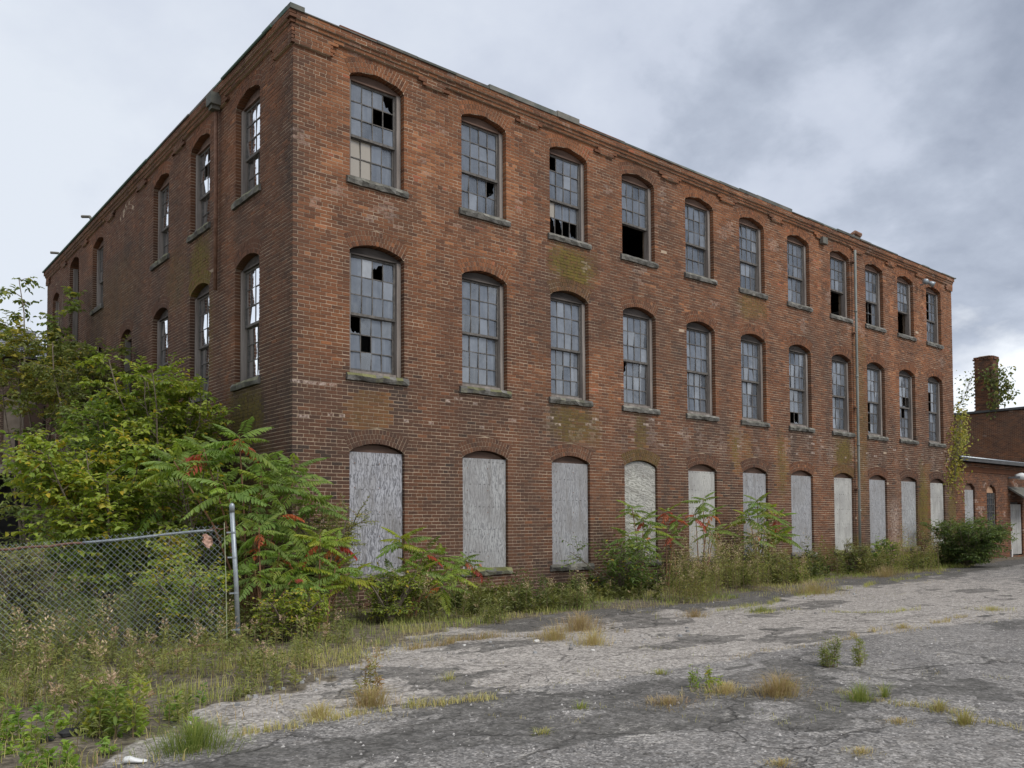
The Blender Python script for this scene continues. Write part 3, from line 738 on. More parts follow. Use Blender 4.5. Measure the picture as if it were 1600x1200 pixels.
p = MB(); px_ = 19.27
p.tube([(px_+.02, -.12, 10.28), (px_+.01, -.12, 7), (px_, -.12, 4), (px_-.02, -.12, .25)], .040, 10)
for z in (1.9, 4.0, 6.2, 8.3): p.tube([(px_, -.12, z-.03), (px_, -.12, z+.03)], .050, 10)
pp = p.build('downpipe', PIPE, mill, smooth=True)
q = MB()
for z in (2.6, 5.2, 7.6, 9.9):
    q = MB(); q.box(px_-.09, px_+.09, -.125, -.001, z-.02, z+.02); q.build('bracket', RUST, pp)
p = MB(); p.tube([(-.09, 3.47, 10.38), (-.085, 3.46, 8.5), (-.085, 3.47, 6.45)], .042, 8); p.tube([(-.085, 3.47, 7.9), (-.085, 3.47, 8.0)], .05, 8)
p2 = p.build('downpipe', RUST, mill, smooth=True)
h = MB(); h.box(-.26, -.03, 3.30, 3.58, 10.28, 10.52); h.box(-.22, -.05, 3.36, 3.54, 10.2, 10.28); h.build('hopper_head', COPE, p2)
f = MB(); f.tube([(24.1, -.0, 10.02), (24.1, -.22, 10.05)], .025, 6)
fo = f.build('floodlight', GALV, mill)
f = MB(); f.tube([(23.93, -.20, 10.10), (23.86, -.26, 10.06), (23.8, -.36, 10.0)], [.05, .09, .10], 10); f.tube([(24.26, -.20, 10.10), (24.33, -.26, 10.06), (24.4, -.36, 10.0)], [.05, .09, .10], 10); f.build('lamp_head', GALV, fo, smooth=True)
v = MB(); v.tube([(19.5, .12, TOP), (19.5, .12, TOP+.22), (19.62, .05, TOP+.30), (19.85, .0, TOP+.22)], [.05, .05, .07, .10], 8); v.build('roof_vent', RUST, mill)
v = MB(); v.tube([(-.05, 13.6, TOP), (-.12, 13.7, TOP+.2), (-.3, 13.9, TOP+.22)], .045, 6); v.build('broken_flashing', COPE, mill); v = MB(); v.tube([(-.02, 17.9, TOP), (-.1, 18, TOP+.17), (-.32, 18.1, TOP+.17)], .045, 6); v.build('broken_flashing', COPE, mill)
# damaged, darker bracket near bay eight
v = MB(); v.box(17.35, 17.62, -.14, -.02, 10.12, 10.32, M=lambda a, dd, z: (a, dd, z)); v.build('scupper', COPE, mill)

# ------------------------------------------------------------------ plain brick sheet for lesser buildings
def coursed_wall(parent, Fn, L0, L1, H, opens, m=BRD, ztop_fn=None, soot_dark=.2, flip=False, bw=.218, bh=.068, arch=True):
    mb = MB(); mm = MB(); FACE = [(0, 1, 3, 2), (0, 2, 6, 4), (1, 5, 7, 3), (2, 3, 7, 6), (0, 4, 5, 1)]
    K = int(H/bh)
    for k in range(K):
        z0, z1 = k*bh, (k+1)*bh
        cuts = []
        for (a, c_, zb, zt, rise) in opens:
            if z1 <= zb or z0 >= zt+rise: continue
            hw = (c_-a)/2; mid = (a+c_)/2
            if z0 > zt and rise > 0: t = (z0-zt)/rise; hw = hw*math.sqrt(max(0, 1-t*t))
            cuts.append((mid-hw, mid+hw))
        cuts.sort(); spans = []; a = L0
        for q in cuts: spans.append((a, q[0])); a = q[1]
        spans.append((a, L1))
        for a0, a1 in spans:
            if a1-a0 < .02: continue
            mm.add([Fn(a0, -.008, z0), Fn(a1, -.008, z0), Fn(a0, -.008, z1), Fn(a1, -.008, z1)], [(0, 1, 3, 2)], (.5, 0, soot_dark+.3, 0))
            x = a0-(k % 2)*bw/2
            while x < a1:
                x0 = max(a0, x); x1 = min(a1, x+bw-.01)
                if x1-x0 > .03:
                    dep = .2 if (x0 == a0 or x1 == a1) else .05
                    c_ = (float(np.clip(RS.rand()*.55+.15+.4*(fbm(x0*.8, z0*.9, 7)-.5), 0, 1)), 0, float(np.clip(soot_dark+.6*(fbm(x0*.6, z0*.6, 3)-.45), 0, 1)), .6*float(fbm(x0*1.5, z0*2, 61) > .72))
                    j = RS.randn()*.002
                    mb.add([Fn(x0, j, z0+.005), Fn(x1, j, z0+.005), Fn(x0, j, z1-.005), Fn(x1, j, z1-.005), Fn(x0, -dep, z0+.005), Fn(x1, -dep, z0+.005), Fn(x0, -dep, z1-.005), Fn(x1, -dep, z1-.005)], FACE, c_)
                x += bw
    mb.build('brickwork', m, parent, kind='stuff'); return mm.build('wall', MO, parent)

# annex on the right
annex = thing('annex_building', 'low single-storey brick annex with lean-to roof at the right end of the mill', 'building', (26.7, 0, 0))
AX = 26.7; AY = .12
af = lambda s_, d, z: (s_, -d+AY, z)
coursed_wall(annex, af, 0, 9, 3.84, [(1.0, 1.92, .5, 2.72, .25), (3.05, 3.95, .95, 2.68, .25), (5.42, 6.7, .1, 2.25, 0)], BR, soot_dark=.12)
m = MB(); m.box(0, 9, -.02, .0, 3.45, 3.62, M=lambda a, d, z: af(a, d+.03, z)); m.build('fascia', BR, annex)
m = MB(); m.box(-.05, 9.1, -.26, 4.3, 3.90, 3.94); m.box(-.05, 9.1, -.25, -.2, 3.80, 3.899); m.build('roof', TARP, annex)
m = MB(); m.tube([(-.05, -.2, 3.93), (9.1, -.2, 3.90)], .06, 10); m.build('gutter', GALV, annex, smooth=True)
m = MB(); m.box(1.02, 1.90, AY+.06, AY+.08, .52, 2.74); bo = m.build('window_board', PLY[1], annex)
class O2: pass
def arch2(a, c_, zt, rise, parent, d0, matl):
    m = MB(); mid = (a+c_)/2; hw = (c_-a)/2-.005
    for i in range(10):
        x0, x1 = -hw+2*hw*i/10, -hw+2*hw*(i+1)/10
        h0, h1 = rise*math.sqrt(max(0, 1-(x0/hw)**2)), rise*math.sqrt(max(0, 1-(x1/hw)**2))
        m.add([(mid+x0, d0, zt-.05), (mid+x1, d0, zt-.05), (mid+x0, d0, zt+h0), (mid+x1, d0, zt+h1)], [(0, 1, 3, 2)])
    m.build('head_panel', matl, parent)
arch2(1.0, 1.92, 2.72, .25, bo, AY+.1, WOODB)
m = MB(); m.box(3.07, 3.13, AY+.05, AY+.14, .97, 2.66); m.box(3.87, 3.93, AY+.05, AY+.14, .97, 2.66); m.box(3.131, 3.869, AY+.06, AY+.13, 1.55, 1.62); m.box(3.131, 3.869, AY+.06, AY+.13, .97, 1.03)
for x in (3.31, 3.49, 3.68): m.box(x-.012, x+.012, AY+.03, AY+.055, .98, 2.66)
for z in (1.25, 1.9, 2.2, 2.45): m.box(3.132, 3.868, AY+.034, AY+.05, z-.008, z+.008)
wn = m.build('window', SASH, annex); arch2(3.05, 3.95, 2.68, .25, wn, AY+.1, simple('tan_panel', (.38, .22, .13), (.48, .30, .19)))
m = MB(); m.add([(3.13, AY+.1, 1.0), (3.87, AY+.1, 1.0), (3.87, AY+.1, 2.66), (3.13, AY+.1, 2.66)], [(0, 1, 2, 3)], (.1, .2, 0, 0)); m.build('pane', GLASS, wn)
m = MB()
for i in range(5): m.box(5.45+i*.245, 5.685+i*.245, AY+.05, AY+.09, .12, 2.22, (RS.rand(), 0, 0, 0))
dr = m.build('door', PLY[4], annex); m = MB(); m.box(5.52, 5.58, AY+.0, AY+.05, 1.1, 1.25); m.build('handle', RUST, dr)
m = MB()
m.add([(5.2, -.65, 2.40), (6.95, -.65, 2.40), (6.95, AY, 2.95), (5.2, AY, 2.95), (5.2, -.65, 2.32), (6.95, -.65, 2.32), (6.95, AY, 2.86), (5.2, AY, 2.86)], [(0, 1, 2, 3), (4, 7, 6, 5), (0, 4, 5, 1), (0, 3, 7, 4), (1, 5, 6, 2)])
m.build('door_hood', COPE, annex)
m = MB(); m.box(5.22, 5.30, -.35, .1, 3.28, 3.36); lm = m.build('wall_light', GALV, annex)
m = MB(); m.tube([(5.34, -.12, 3.36), (5.5, -.3, 3.37), (5.85, -.42, 3.32)], [.09, .15, .10], 10); m.build('lamp_head', WHITE, lm, smooth=True)
m = MB(); m.box(.0, 9, .3, 4.2, .05, 3.8); m.build('interior_wall', DARKIN, annex)
m = MB(); m.box(5.3, 5.40, AY-.06, AY-.01, 0, .34, (1, 0, 0, 0)); m.build('door_block', simple('limewash', (.5, .48, .46), (.66, .64, .62)), annex)

# rear wing and its chimney
rear = thing('rear_building', 'taller windowless red brick building with rough wall rising behind the annex roof', 'building', (46, 0, 0))
coursed_wall(rear, lambda s_, d, z: (-d, s_, z), -12, 14, 7.78, [], BR, soot_dark=.22)
m = MB(); m.box(-.15, 10, -12.1, 14, 7.78, 7.90); m.build('roof', TARP, rear)
m = MB(); m.box(.1, 10, -12, 14, 0, 7.76); m.build('interior_wall', DARKIN, rear)
ch = MB()
for k in range(0, 32):
    for face in range(2):
        n_ = 5; 
        for j in range(n_):
            a = j*.215-(k % 2)*.1; c_ = a+.205
            a = max(a, 0); c_ = min(c_, 1.02)
            z0 = 7.9+k*.1; z1 = z0+.088; ex = .05 if k >= 30 else (.03 if k == 22 else 0); t = (float(RS.rand()*.6+.1), 0, .25, 0)
            if face == 0: ch.box(.2-ex, .28, 6.0+a-ex*.5, 6.0+c_+ex*.5, z0, z1, t)
            else: ch.box(.285+a*.8, .285+c_*.8, 6.0-.02-ex, 6.05-ex, z0, z1, t)
cho = ch.build('chimney', BR, rear)
m = MB(); m.box(.23, 1.05, 6.02, 6.98, 7.8, 11.08); m.box(.4, .9, 6.2, 6.8, 11.08, 11.16); m.build('chimney_core', MO, cho)

# dark outbuilding at far left
outb = thing('brick_outbuilding', 'dark brick outbuilding with slate roof and open black garage bay at far left', 'building', (-4, 20.5, 0))
of = lambda s_, d, z: (s_, -d, z)
coursed_wall(outb, of, -4, 4.4, 7.65, [(2.72, 3.75, 3.72, 6.15, 0), (-.5, 3.85, 0, 3.42, 0)], BRD, soot_dark=.75)
m = MB()
for r_ in range(14):
    for c_ in range(26):
        x0 = -4.2+c_*.33-(r_ % 2)*.16; y0 = -.35+r_*.30; z0 = 7.62+r_*.125; j = RS.rand()*.012
        m.add([(x0, y0, z0+j+.02), (x0+.32, y0, z0+j+.02), (x0+.32, y0+.36, z0+.13+j), (x0, y0+.36, z0+.13+j), (x0, y0, z0+j), (x0+.32, y0, z0+j)], [(0, 1, 2, 3), (4, 5, 1, 0)], (RS.rand(), 0, 0, 0))
m.build('slates', SLATE, outb, kind='stuff')
m = MB(); m.box(-4.2, 4.1, -.4, 4, 7.50, 7.60); m.box(-4.2, 4.4, 3.8, 4.0, 0, 9.35); m.build('roof', TARP, outb)
m = MB(); m.box(2.74, 3.73, .06, .09, 4.85, 6.13); m.box(2.74, 3.1, .06, .1, 3.74, 4.8); bo = m.build('window_board', simple('stained_board', (.16, .13, .10), (.26, .22, .18), 3), outb)
m = MB(); m.box(3.2, 3.28, .02, .1, 3.74, 4.83); m.box(3.5, 3.58, .02, .1, 3.74, 4.83); m.build('frame_strip', simple('orange_wood', (.25, .12, .06), (.35, .18, .09)), bo)
m = MB(); m.box(-.6, 3.9, -.1, .05, 3.42, 3.72); m.build('lintel', WOODF, outb)
m = MB(); m.box(2.50, 2.60, -.05, .1, 0, 3.4); m.build('bay_post', GALV, outb)
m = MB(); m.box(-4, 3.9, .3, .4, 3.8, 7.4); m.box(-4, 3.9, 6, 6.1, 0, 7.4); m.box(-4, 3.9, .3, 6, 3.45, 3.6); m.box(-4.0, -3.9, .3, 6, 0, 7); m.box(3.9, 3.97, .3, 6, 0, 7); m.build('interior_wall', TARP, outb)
m = MB(); m.box(3.35, 3.95, -.15, -.02, 3.8, 5.9); m.build('corner_pier', BRD, outb)

# ------------------------------------------------------------------ chain link fence
fence = thing('chain_link_fence', 'sagging chain link fence panel with rusty top rail and leaning steel end post', 'fence', (-2.19, -3.14, 0))
FO_ = Vector((-2.19, -3.14, 0))
PB, PT = Vector((0, 0, -.1)), Vector((-.10, .01, 1.86))
def fpt(t, h):   # t metres from the post, h 0..1
    tt = t/2.75
    top = Vector((-.10-t*.885, .03+t*.50, 1.56-.088*t+.008*math.sin(t*2.3)))
    bot = Vector((-.06-t*.885, .03+t*.49, .09-.105*t+.02*math.sin(t*4)))
    p = bot.lerp(top, h); bel = .05*math.sin(h*math.pi)*math.sin(t*1.7+.5)
    return p+Vector((.45*bel, .8*bel, 0))
m = MB(); m.tube([PB, PB.lerp(PT, .5)+Vector((.006, 0, 0)), PT-Vector((0, 0, .08))], .030, 14)
m.build('post', GALV, fence, smooth=True)
m = MB(); m.tube([PT-Vector((0, 0, .10)), PT-Vector((0, 0, .02)), PT+Vector((0, 0, .006)), PT+Vector((0, 0, .02))], [.035, .035, .026, .006], 14); m.build('post_cap', GALV, fence, smooth=True)
for z in (.25, .72, 1.18, 1.50):
    q = PB.lerp(PT, (z+.1)/1.96); m = MB(); m.tube([q-Vector((0, 0, .010)), q+Vector((0, 0, .010))], .035, 14); m.box(q.x-.09, q.x-.02, q.y-.006, q.y+.006, q.z-.009, q.z+.009); m.build('tension_band', GALV, fence)
m = MB(); m.tube([fpt(t, 1)+Vector((0, .02, -.02+.006*math.sin(t*4))) for t in np.linspace(.22, 1.75, 16)], .017, 10); m.build('top_rail', GALV, fence, smooth=True)
m = MB(); m.tube([fpt(t, 1)+Vector((0, .02, -.015+.008*math.sin(t*14))) for t in np.linspace(1.72, 4.6, 22)], .016, 8); m.build('top_rail', RUST, fence, smooth=True, label='rusty length of rail')
m = MB(); m.tube([fpt(t, 1.0)+Vector((0, .005, .012*math.sin(t*40))) for t in np.linspace(.03, .30, 12)], .007, 6); m.build('rail_tie', RUST, fence)
m = MB(); m.tube([fpt(t, 0)+Vector((0, -.03, -.03+.02*math.sin(t*5))) for t in np.linspace(.1, 4.2, 24)], .016, 8); m.build('bottom_rail', RUST, fence, smooth=True)
m = MB(); W_ = 4.6; HH = 1.46; pit = .074; nw = int((W_+HH)/pit)
for d_ in (1, -1):
    for i in range(-int(HH/pit)-1, nw):
        pts = []; t0 = i*pit
        for s_ in np.linspace(0, 1, 27):
            t = t0+s_*HH if d_ == 1 else t0+HH-s_*HH
            if t < .09 or t > W_: continue
            h = 1.03*s_
            q = fpt(t, h); k = .002*d_
            pts.append(q+Vector((.45*k, .85*k, 0)))
        if len(pts) > 1: m.tube(pts, .0021, 6, cap=False)
m.build('wire_mesh', GALV, fence, kind='stuff')
m = MB(); q0 = fpt(.085, 1.04); m.tube([fpt(.085, h)+Vector((0, -.004, 0)) for h in (0, .3, .6, 1.05)], .006, 6); m.build('tension_bar', simple('limed_bar', (.3, .33, .2), (.4, .42, .28)), fence)
m = MB(); q = fpt(.30, .90)-Vector((.02, .035, 0)); RS2 = random.Random(3)
for i in range(7):
    for j in range(7):
        u_, v_ = (i-3)/3, (j-3)/3; e_ = .8+.3*RS2.random()
        m.v.append((q.x+.075*u_*e_*(1-.25*v_*v_), q.y-.03-.035*RS2.random(), q.z+.085*v_*e_*(1-.3*u_*u_)-.02*u_)); 
m.nv = 49
for i in range(6):
    for j in range(6):
        if (i, j) in ((0, 0), (5, 0), (5, 5), (0, 4)): continue
        m.f.append((i*7+j, (i+1)*7+j, (i+1)*7+j+1, i*7+j+1)); m.c.append((.5, 0, 0, 0))
rag = m.build('paper_scrap', CARD); rag.location = FO_; tag(rag, 'crumpled faded pink paper scrap caught in the fence mesh beside the post', 'litter')

# ------------------------------------------------------------------ plants
def leaf_quads(P, D, N, L_, W_, fold=.25, tri=False):
    """vectorised leaves: base P, direction D, normal N, length, width -> verts (n,6,3)/faces"""
    D = D/np.linalg.norm(D, axis=1, keepdims=True); Sd = np.cross(D, N); Sd /= np.linalg.norm(Sd, axis=1, keepdims=True)+1e-9; N = np.cross(Sd, D)
    L_ = L_[:, None]; W_ = W_[:, None]
    v = np.stack([P, P+D*L_*.38+Sd*W_*.5+N*W_*fold, P+D*L_*.78+Sd*W_*.36+N*W_*fold*.6-N*L_*.06, P+D*L_-N*L_*.16, P+D*L_*.78-Sd*W_*.36+N*W_*fold*.6-N*L_*.06, P+D*L_*.38-Sd*W_*.5+N*W_*fold, P+D*L_*.5-N*L_*.01], 1)
    n = len(P); base = np.arange(n)[:, None]*7
    f = np.concatenate([base+np.array([[0, 1, 2, 6]]), base+np.array([[6, 2, 3, 3]])[:, :4], base+np.array([[0, 6, 4, 5]]), base+np.array([[6, 3, 4, 4]])], 0)
    return v.reshape(-1, 3), n
def leaf_mesh(name, P, D, N, L_, W_, tone, m, fold=.25):
    v, n = leaf_quads(P, D, N, L_, W_, fold)
    q = []; 
    for i in range(n):
        b_ = i*7; q += [(b_, b_+1, b_+2, b_+6), (b_+6, b_+2, b_+3), (b_, b_+6, b_+4, b_+5), (b_+6, b_+3, b_+4)]
    c = np.repeat(np.stack([tone, tone*0, tone*0, tone*0], 1), 4, 0)
    return mesh(name, v.tolist(), q, m, c)
def rdir(n, rs): 
    v = rs.randn(n, 3); return v/np.linalg.norm(v, axis=1, keepdims=True)
def woody(name, label, cat, loc, height, spread, leafm, seed, nstem=5, nbr=10, ntw=6, nleaf=9, L_=.075, W_=.042, lean=(0, 0), low=.15, tone0=.45, group=None, stemr=.03, flat=0, topfrac=1.0, compound=False, barkm=None, twl=.42):
    rs = np.random.RandomState(seed); t = thing(name, label, cat, loc, 0, group); mb = MB(); Ps, Ds, To = [], [], []
    for s_ in range(nstem):
        az = rs.rand()*6.28; r_ = spread*(.15+.75*math.sqrt(rs.rand())) if nstem > 1 else spread*.12
        h = height*(1-.32*rs.rand()*(r_/max(spread, .01))) if nstem > 1 else height
        end = np.array([r_*math.cos(az)+lean[0], r_*math.sin(az)+lean[1], h]); k = 9
        pts = []
        for i in range(k):
            u = i/(k-1); w_ = np.array([end[0]*u**1.25, end[1]*u**1.25, end[2]*u]) + rs.randn(3)*.03*height*.25*u
            pts.append(w_)
        mb.tube([tuple(p_) for p_ in pts], [stemr*(1-.85*i/(k-1))+.004 for i in range(k)], 5)
        for b_ in range(nbr):
            u = low+(1-low)*((b_+rs.rand())/nbr); i = min(k-2, int(u*(k-1))); fr = u*(k-1)-i; p0 = pts[i]*(1-fr)+pts[i+1]*fr
            a2 = rs.rand()*6.28; bl = spread*(.75-.45*u)*(.5+.7*rs.rand())*(1.0 if nstem > 1 else 1.35); up = .25+.55*rs.rand()-flat
            bd = np.array([math.cos(a2), math.sin(a2), up]); bd /= np.linalg.norm(bd); p1 = p0+bd*bl
            mid = (p0+p1)/2+np.array([0, 0, .06*bl]); mb.tube([tuple(p0), tuple(mid), tuple(p1)], [stemr*.28, stemr*.2, .003], 4)
            for tw in range(ntw):
                v_ = .25+.75*rs.rand(); q0 = (p0*(1-v_)+p1*v_)+np.array([0, 0, .05*bl*(1-abs(2*v_-1))])
                td = bd*.6+rdir(1, rs)[0]*.8; td[2] = td[2]*.5+.05; td /= np.linalg.norm(td); tl = twl*(.5+.8*rs.rand())*min(1, spread)
                q1 = q0+td*tl+np.array([0, 0, -.08*tl])
                mb.tube([tuple(q0), tuple(q1)], [.005, .002], 3, cap=False)
                n = nleaf; f_ = (np.arange(n)+rs.rand(n)*.5)/n
                base = q0+(q1-q0)*f_[:, None]
                sd = np.cross(td, [0, 0, 1]); sd /= np.linalg.norm(sd)+1e-6
                sg = np.where(np.arange(n) % 2 == 0, 1, -1)[:, None]
                dd = td*.55+sd*sg*.8+rs.randn(n, 3)*.28; dd[:, 2] -= .22
                Ps.append(base); Ds.append(dd); To.append(np.clip(tone0+rs.randn()*.14+rs.randn(n)*.10+.12*(u-.5), 0, 1))
    P_ = np.concatenate(Ps); D_ = np.concatenate(Ds); To = np.concatenate(To); n = len(P_)
    N_ = np.tile([0, 0, 1.0], (n, 1))+rs.randn(n, 3)*.35; sc = .7+.6*rs.rand(n)
    To = np.where(rs.rand(n) > .975, 1.0, To)
    mb.build('trunk' if nstem == 1 else 'stems', barkm or BARK, t)
    o = link('foliage', leaf_mesh('foliage', P_, D_, N_, L_*sc, W_*sc, To, leafm), t, kind='stuff')
    return t

def frond_mesh(seed, m, length=.60, pairs=12, lw=.040, ll=.155, droop=.5):
    rs = np.random.RandomState(seed); P_, D_, N_, L_, W_, T_ = [], [], [], [], [], []
    pts = []
    for i in range(9):
        u = i/8; pts.append((length*u*(1-.12*u*droop), 0.02*rs.randn()*u, -length*droop*.55*u*u+.05*u))
    A = np.array(pts)
    t0 = .35+.3*rs.rand()
    for i in range(pairs):
        u = .14+.84*i/(pairs-1); x = u*8; k = min(7, int(x)); f_ = x-k; p = A[k]*(1-f_)+A[k+1]*f_; tan = A[k+1]-A[k]; tan /= np.linalg.norm(tan)
        s_ = (.55+.45*math.sin(math.pi*min(1, u*1.05)**.8))*ll*(1-.35*u**3)
        for sg in (1, -1):
            d = tan*(.30+.35*u)+np.array([0, sg*1.0, -.40-.25*rs.rand()]); P_.append(p); D_.append(d+rs.randn(3)*.08); N_.append([0, sg*.2, 1]); L_.append(s_*(.9+.2*rs.rand())); W_.append(lw*(.9+.3*rs.rand())); T_.append(np.clip(t0+rs.randn()*.08, 0, 1))
    P_.append(A[8]); D_.append(A[8]-A[7]); N_.append([0, 0, 1]); L_.append(ll*.6); W_.append(lw); T_.append(t0)
    v, n = leaf_quads(np.array(P_), np.array(D_), np.array(N_, float), np.array(L_), np.array(W_), .2)
    verts = v.tolist(); q = []; cols = []
    for i in range(n):
        b_ = i*7; q += [(b_, b_+1, b_+2, b_+6), (b_+6, b_+2, b_+3), (b_, b_+6, b_+4, b_+5), (b_+6, b_+3, b_+4)]; cols += [(float(T_[i]), 0, 0, 0)]*4
    nb_ = len(verts)
    for p in A[::2]: verts += [[p[0], p[1]-.004, p[2]], [p[0], p[1]+.004, p[2]], [p[0], p[1], p[2]+.006]]
    for i in range(4):
        for a_, c_ in ((0, 1), (1, 2), (2, 0)): q.append((nb_+3*i+a_, nb_+3*i+c_, nb_+3*i+3+c_, nb_+3*i+3+a_)); cols.append((.55, 0, 0, 0))
    return mesh('frond', verts, q, m, cols)
FR = {'g': [frond_mesh(i, L_SUMAC) for i in range(5)], 'y': [frond_mesh(20+i, L_YEL) for i in range(4)], 'r': [frond_mesh(40+i, L_RED, length=.40, droop=1.1, pairs=8) for i in range(3)], 'b': [frond_mesh(60+i, L_OVATE, droop=.6) for i in range(4)]}
def sumac(label, loc, heads, seed, mixk='ggggy', red=.05, size=1.0, group=None, nf=(7, 11)):
    rs = random.Random(seed); t = thing('sumac', label, 'shrub', loc, 0, 'sumacs growing along the mill walls'); mb = MB()
    for (hx, hy, hz) in heads:
        b0 = Vector((rs.uniform(-.12, .12), rs.uniform(-.12, .12), 0)); e = Vector((hx, hy, hz))
        mid = b0.lerp(e, .5)+Vector((0, 0, .12*hz)); mb.tube([b0, b0.lerp(mid, .5)+Vector((0, 0, .03)), mid, e], [.022*size, .018*size, .014*size, .008], 6)
        n = rs.randint(*nf); a0 = rs.uniform(0, 6.28)
        for i in range(n):
            az = a0+i*2.4; low = i/n            # lower fronds droop more
            k = 'r' if rs.random() < red*(1.6 if low < .3 else .5) else rs.choice(mixk)
            o = link('frond', rs.choice(FR[k]), t)
            el = math.radians(-18+62*low+rs.uniform(-10, 10)); sc = size*(1.05-.35*low)*rs.uniform(.85, 1.15)
            o.location = e+Vector((0, 0, -.16*(1-low)*size)); o.rotation_euler = (rs.uniform(-.35, .35), -el, az); o.scale = (sc, sc, sc)
    mb.build('stems', RSTEM, t); return t

def gz(x, y): return float(ground_z(x, y))
def at(u, d): x, y, _ = spot(u, d); return (x, y, gz(x, y))

# left-hand thicket
GS = 'shrubs and saplings of the thicket beside the mill'
woody('shrub', 'tall bright green leafy shrub against the mill side wall, below the second-floor windows', 'shrub', at(262, 15.8), 4.65, 1.35, L_OVATE, 1, nstem=12, nbr=14, ntw=9, nleaf=13, L_=.098, W_=.052, tone0=.55, low=.15, group=GS)
woody('shrub', 'dense mid-green shrub between the slim tree and the bright leafy shrub', 'shrub', at(190, 16.5), 4.1, 1.45, L_OVATE, 2, nstem=11, nbr=13, ntw=9, nleaf=12, L_=.09, W_=.046, tone0=.36, low=.15, group=GS)
woody('shrub', 'yellow-green broadleaf shrub hanging over the middle of the fence', 'shrub', at(170, 13.6), 2.95, 1.3, L_OVATE, 3, nstem=9, nbr=12, ntw=9, nleaf=12, L_=.098, W_=.055, tone0=.68, low=.2, group=GS)
woody('shrub', 'round-leaved viny shrub behind the fence post, shaded beneath the sumac', 'shrub', at(320, 13.6), 2.5, 1.05, L_OVATE, 4, nstem=7, nbr=8, ntw=6, nleaf=8, L_=.09, W_=.065, tone0=.48, low=.2, group=GS)
woody('tree', 'slim olive-green tree beside the mill side wall reaching its top floor', 'tree', at(125, 20.5), 6.7, 1.5, L_OLIVE, 5, nstem=5, nbr=22, ntw=9, nleaf=10, L_=.115, W_=.055, tone0=.5, low=.2, stemr=.04, group=GS)
woody('tree', 'thin tree at far left whose sparse branches stand against the sky', 'tree', at(60, 25), 9.3, 1.5, L_OLIVE, 6, nstem=3, nbr=13, ntw=6, nleaf=7, L_=.16, W_=.09, tone0=.5, low=.45, stemr=.05, group=GS)
woody('shrub', 'yellow-green bushy crown at far left in front of the slate roof', 'shrub', at(38, 23.5), 7.2, 1.6, L_OLIVE, 7, nstem=6, nbr=12, ntw=7, nleaf=9, L_=.125, W_=.07, tone0=.74, low=.72, stemr=.03, group=GS)
woody('shrub', 'shrub with flat layered sprays of leaves before the black garage bay', 'shrub', at(62, 18.5), 3.6, 1.4, L_OLIVE, 8, nstem=5, nbr=9, ntw=6, nleaf=10, L_=.10, W_=.052, tone0=.52, low=.15, flat=.4, group=GS)
woody('shrub', 'dull green bush filling the gap between the layered shrub and the slim tree', 'shrub', at(150, 18.3), 4.3, 1.05, L_OLIVE, 13, nstem=8, nbr=11, ntw=8, nleaf=10, L_=.10, W_=.05, tone0=.42, low=.1, group=GS)
woody('shrub', 'yellowing sapling seen through the fence mesh', 'shrub', at(245, 12.3), 1.55, .55, L_OVATE, 9, nstem=4, nbr=8, ntw=6, nleaf=8, L_=.09, W_=.05, tone0=.82, low=.2, group=GS)
woody('shrub', 'olive bush behind the left end of the fence', 'shrub', at(25, 12.2), 1.35, .75, L_WEED, 10, nstem=9, nbr=9, ntw=7, nleaf=10, L_=.055, W_=.026, tone0=.55, low=.15, group=GS)
woody('shrub', 'low green-yellow bush right behind the mesh, left of the post', 'shrub', at(295, 11.7), 1.05, .6, L_OVATE, 11, nstem=8, nbr=8, ntw=6, nleaf=9, L_=.065, W_=.03, tone0=.76, low=.1, group=GS)
woody('shrub', 'fine-leaved wispy bush growing at the corner of the mill', 'shrub', at(500, 14.2), 2.05, .75, L_WEED, 12, nstem=9, nbr=10, ntw=7, nleaf=12, L_=.048, W_=.020, tone0=.5, low=.25, group=GS)
# sumacs
sumac('tall spreading sumac in front of the mill corner, with red lower fronds', at(395, 13.3), [(-.75, .1, 2.75), (-.35, -.3, 2.95), (-.2, -.6, 1.3), (.5, -.5, 1.4), (.9, -.2, 1.1), (.2, -.9, .9), (.2, .1, 2.65), (.7, .0, 2.55), (.45, -.5, 2.25), (-.1, -.6, 2.3), (-.7, -.6, 2.2), (.9, -.3, 2.0), (.1, -.8, 1.75), (-.35, -.75, 1.85), (-1.2, .1, 2.55)], 1, 'gggbb', .07, 1.05)
sumac('bright green sumac fronds arching over the fence at mid-height of the thicket', at(270, 14.4), [(-.5, 0, 2.45), (0, -.2, 2.75), (.5, 0, 2.95), (.3, -.5, 2.4), (-.35, -.5, 2.1), (.9, .1, 3.0)], 2, 'bbg', .04, 1.05)
sumac('sumac with blue-green fronds just right of the fence post', at(415, 12.0), [(-.1, 0, 1.55), (.25, .1, 1.2), (-.2, -.1, .95), (.3, -.2, .8)], 3, 'gggb', .10, .8)
sumac('low yellowing sumac left of the first boarded window', at(500, 12.6), [(0, 0, 1.42), (.35, .15, 1.35), (-.35, 0, 1.05), (.15, -.2, .95), (.5, 0, .85), (-.15, -.25, .7)], 4, 'yyygb', .09, .86)
sumac('small sumac between the first and second boarded windows', at(640, 14.2), [(-.15, 0, 1.35), (.3, 0, 1.15), (.6, .1, 1.05), (.1, -.2, .85), (-.35, 0, .8), (.9, .1, .8), (.45, -.25, .6)], 5, 'ggyyb', .07, .9)
sumac('small dark sumac beneath the second boarded window', at(728, 15.8), [(0, 0, .95), (.25, .05, .8), (-.25, .05, .7)], 6, 'ggg', .06, .6)
sumac('sumac with orange fronds before the fourth boarded window', at(1000, 19.3), [(-.25, 0, 1.95), (.15, 0, 1.7), (.45, .05, 1.55), (-.4, 0, 1.35), (.05, -.1, 1.2)], 7, 'ggyb', .08, .85)
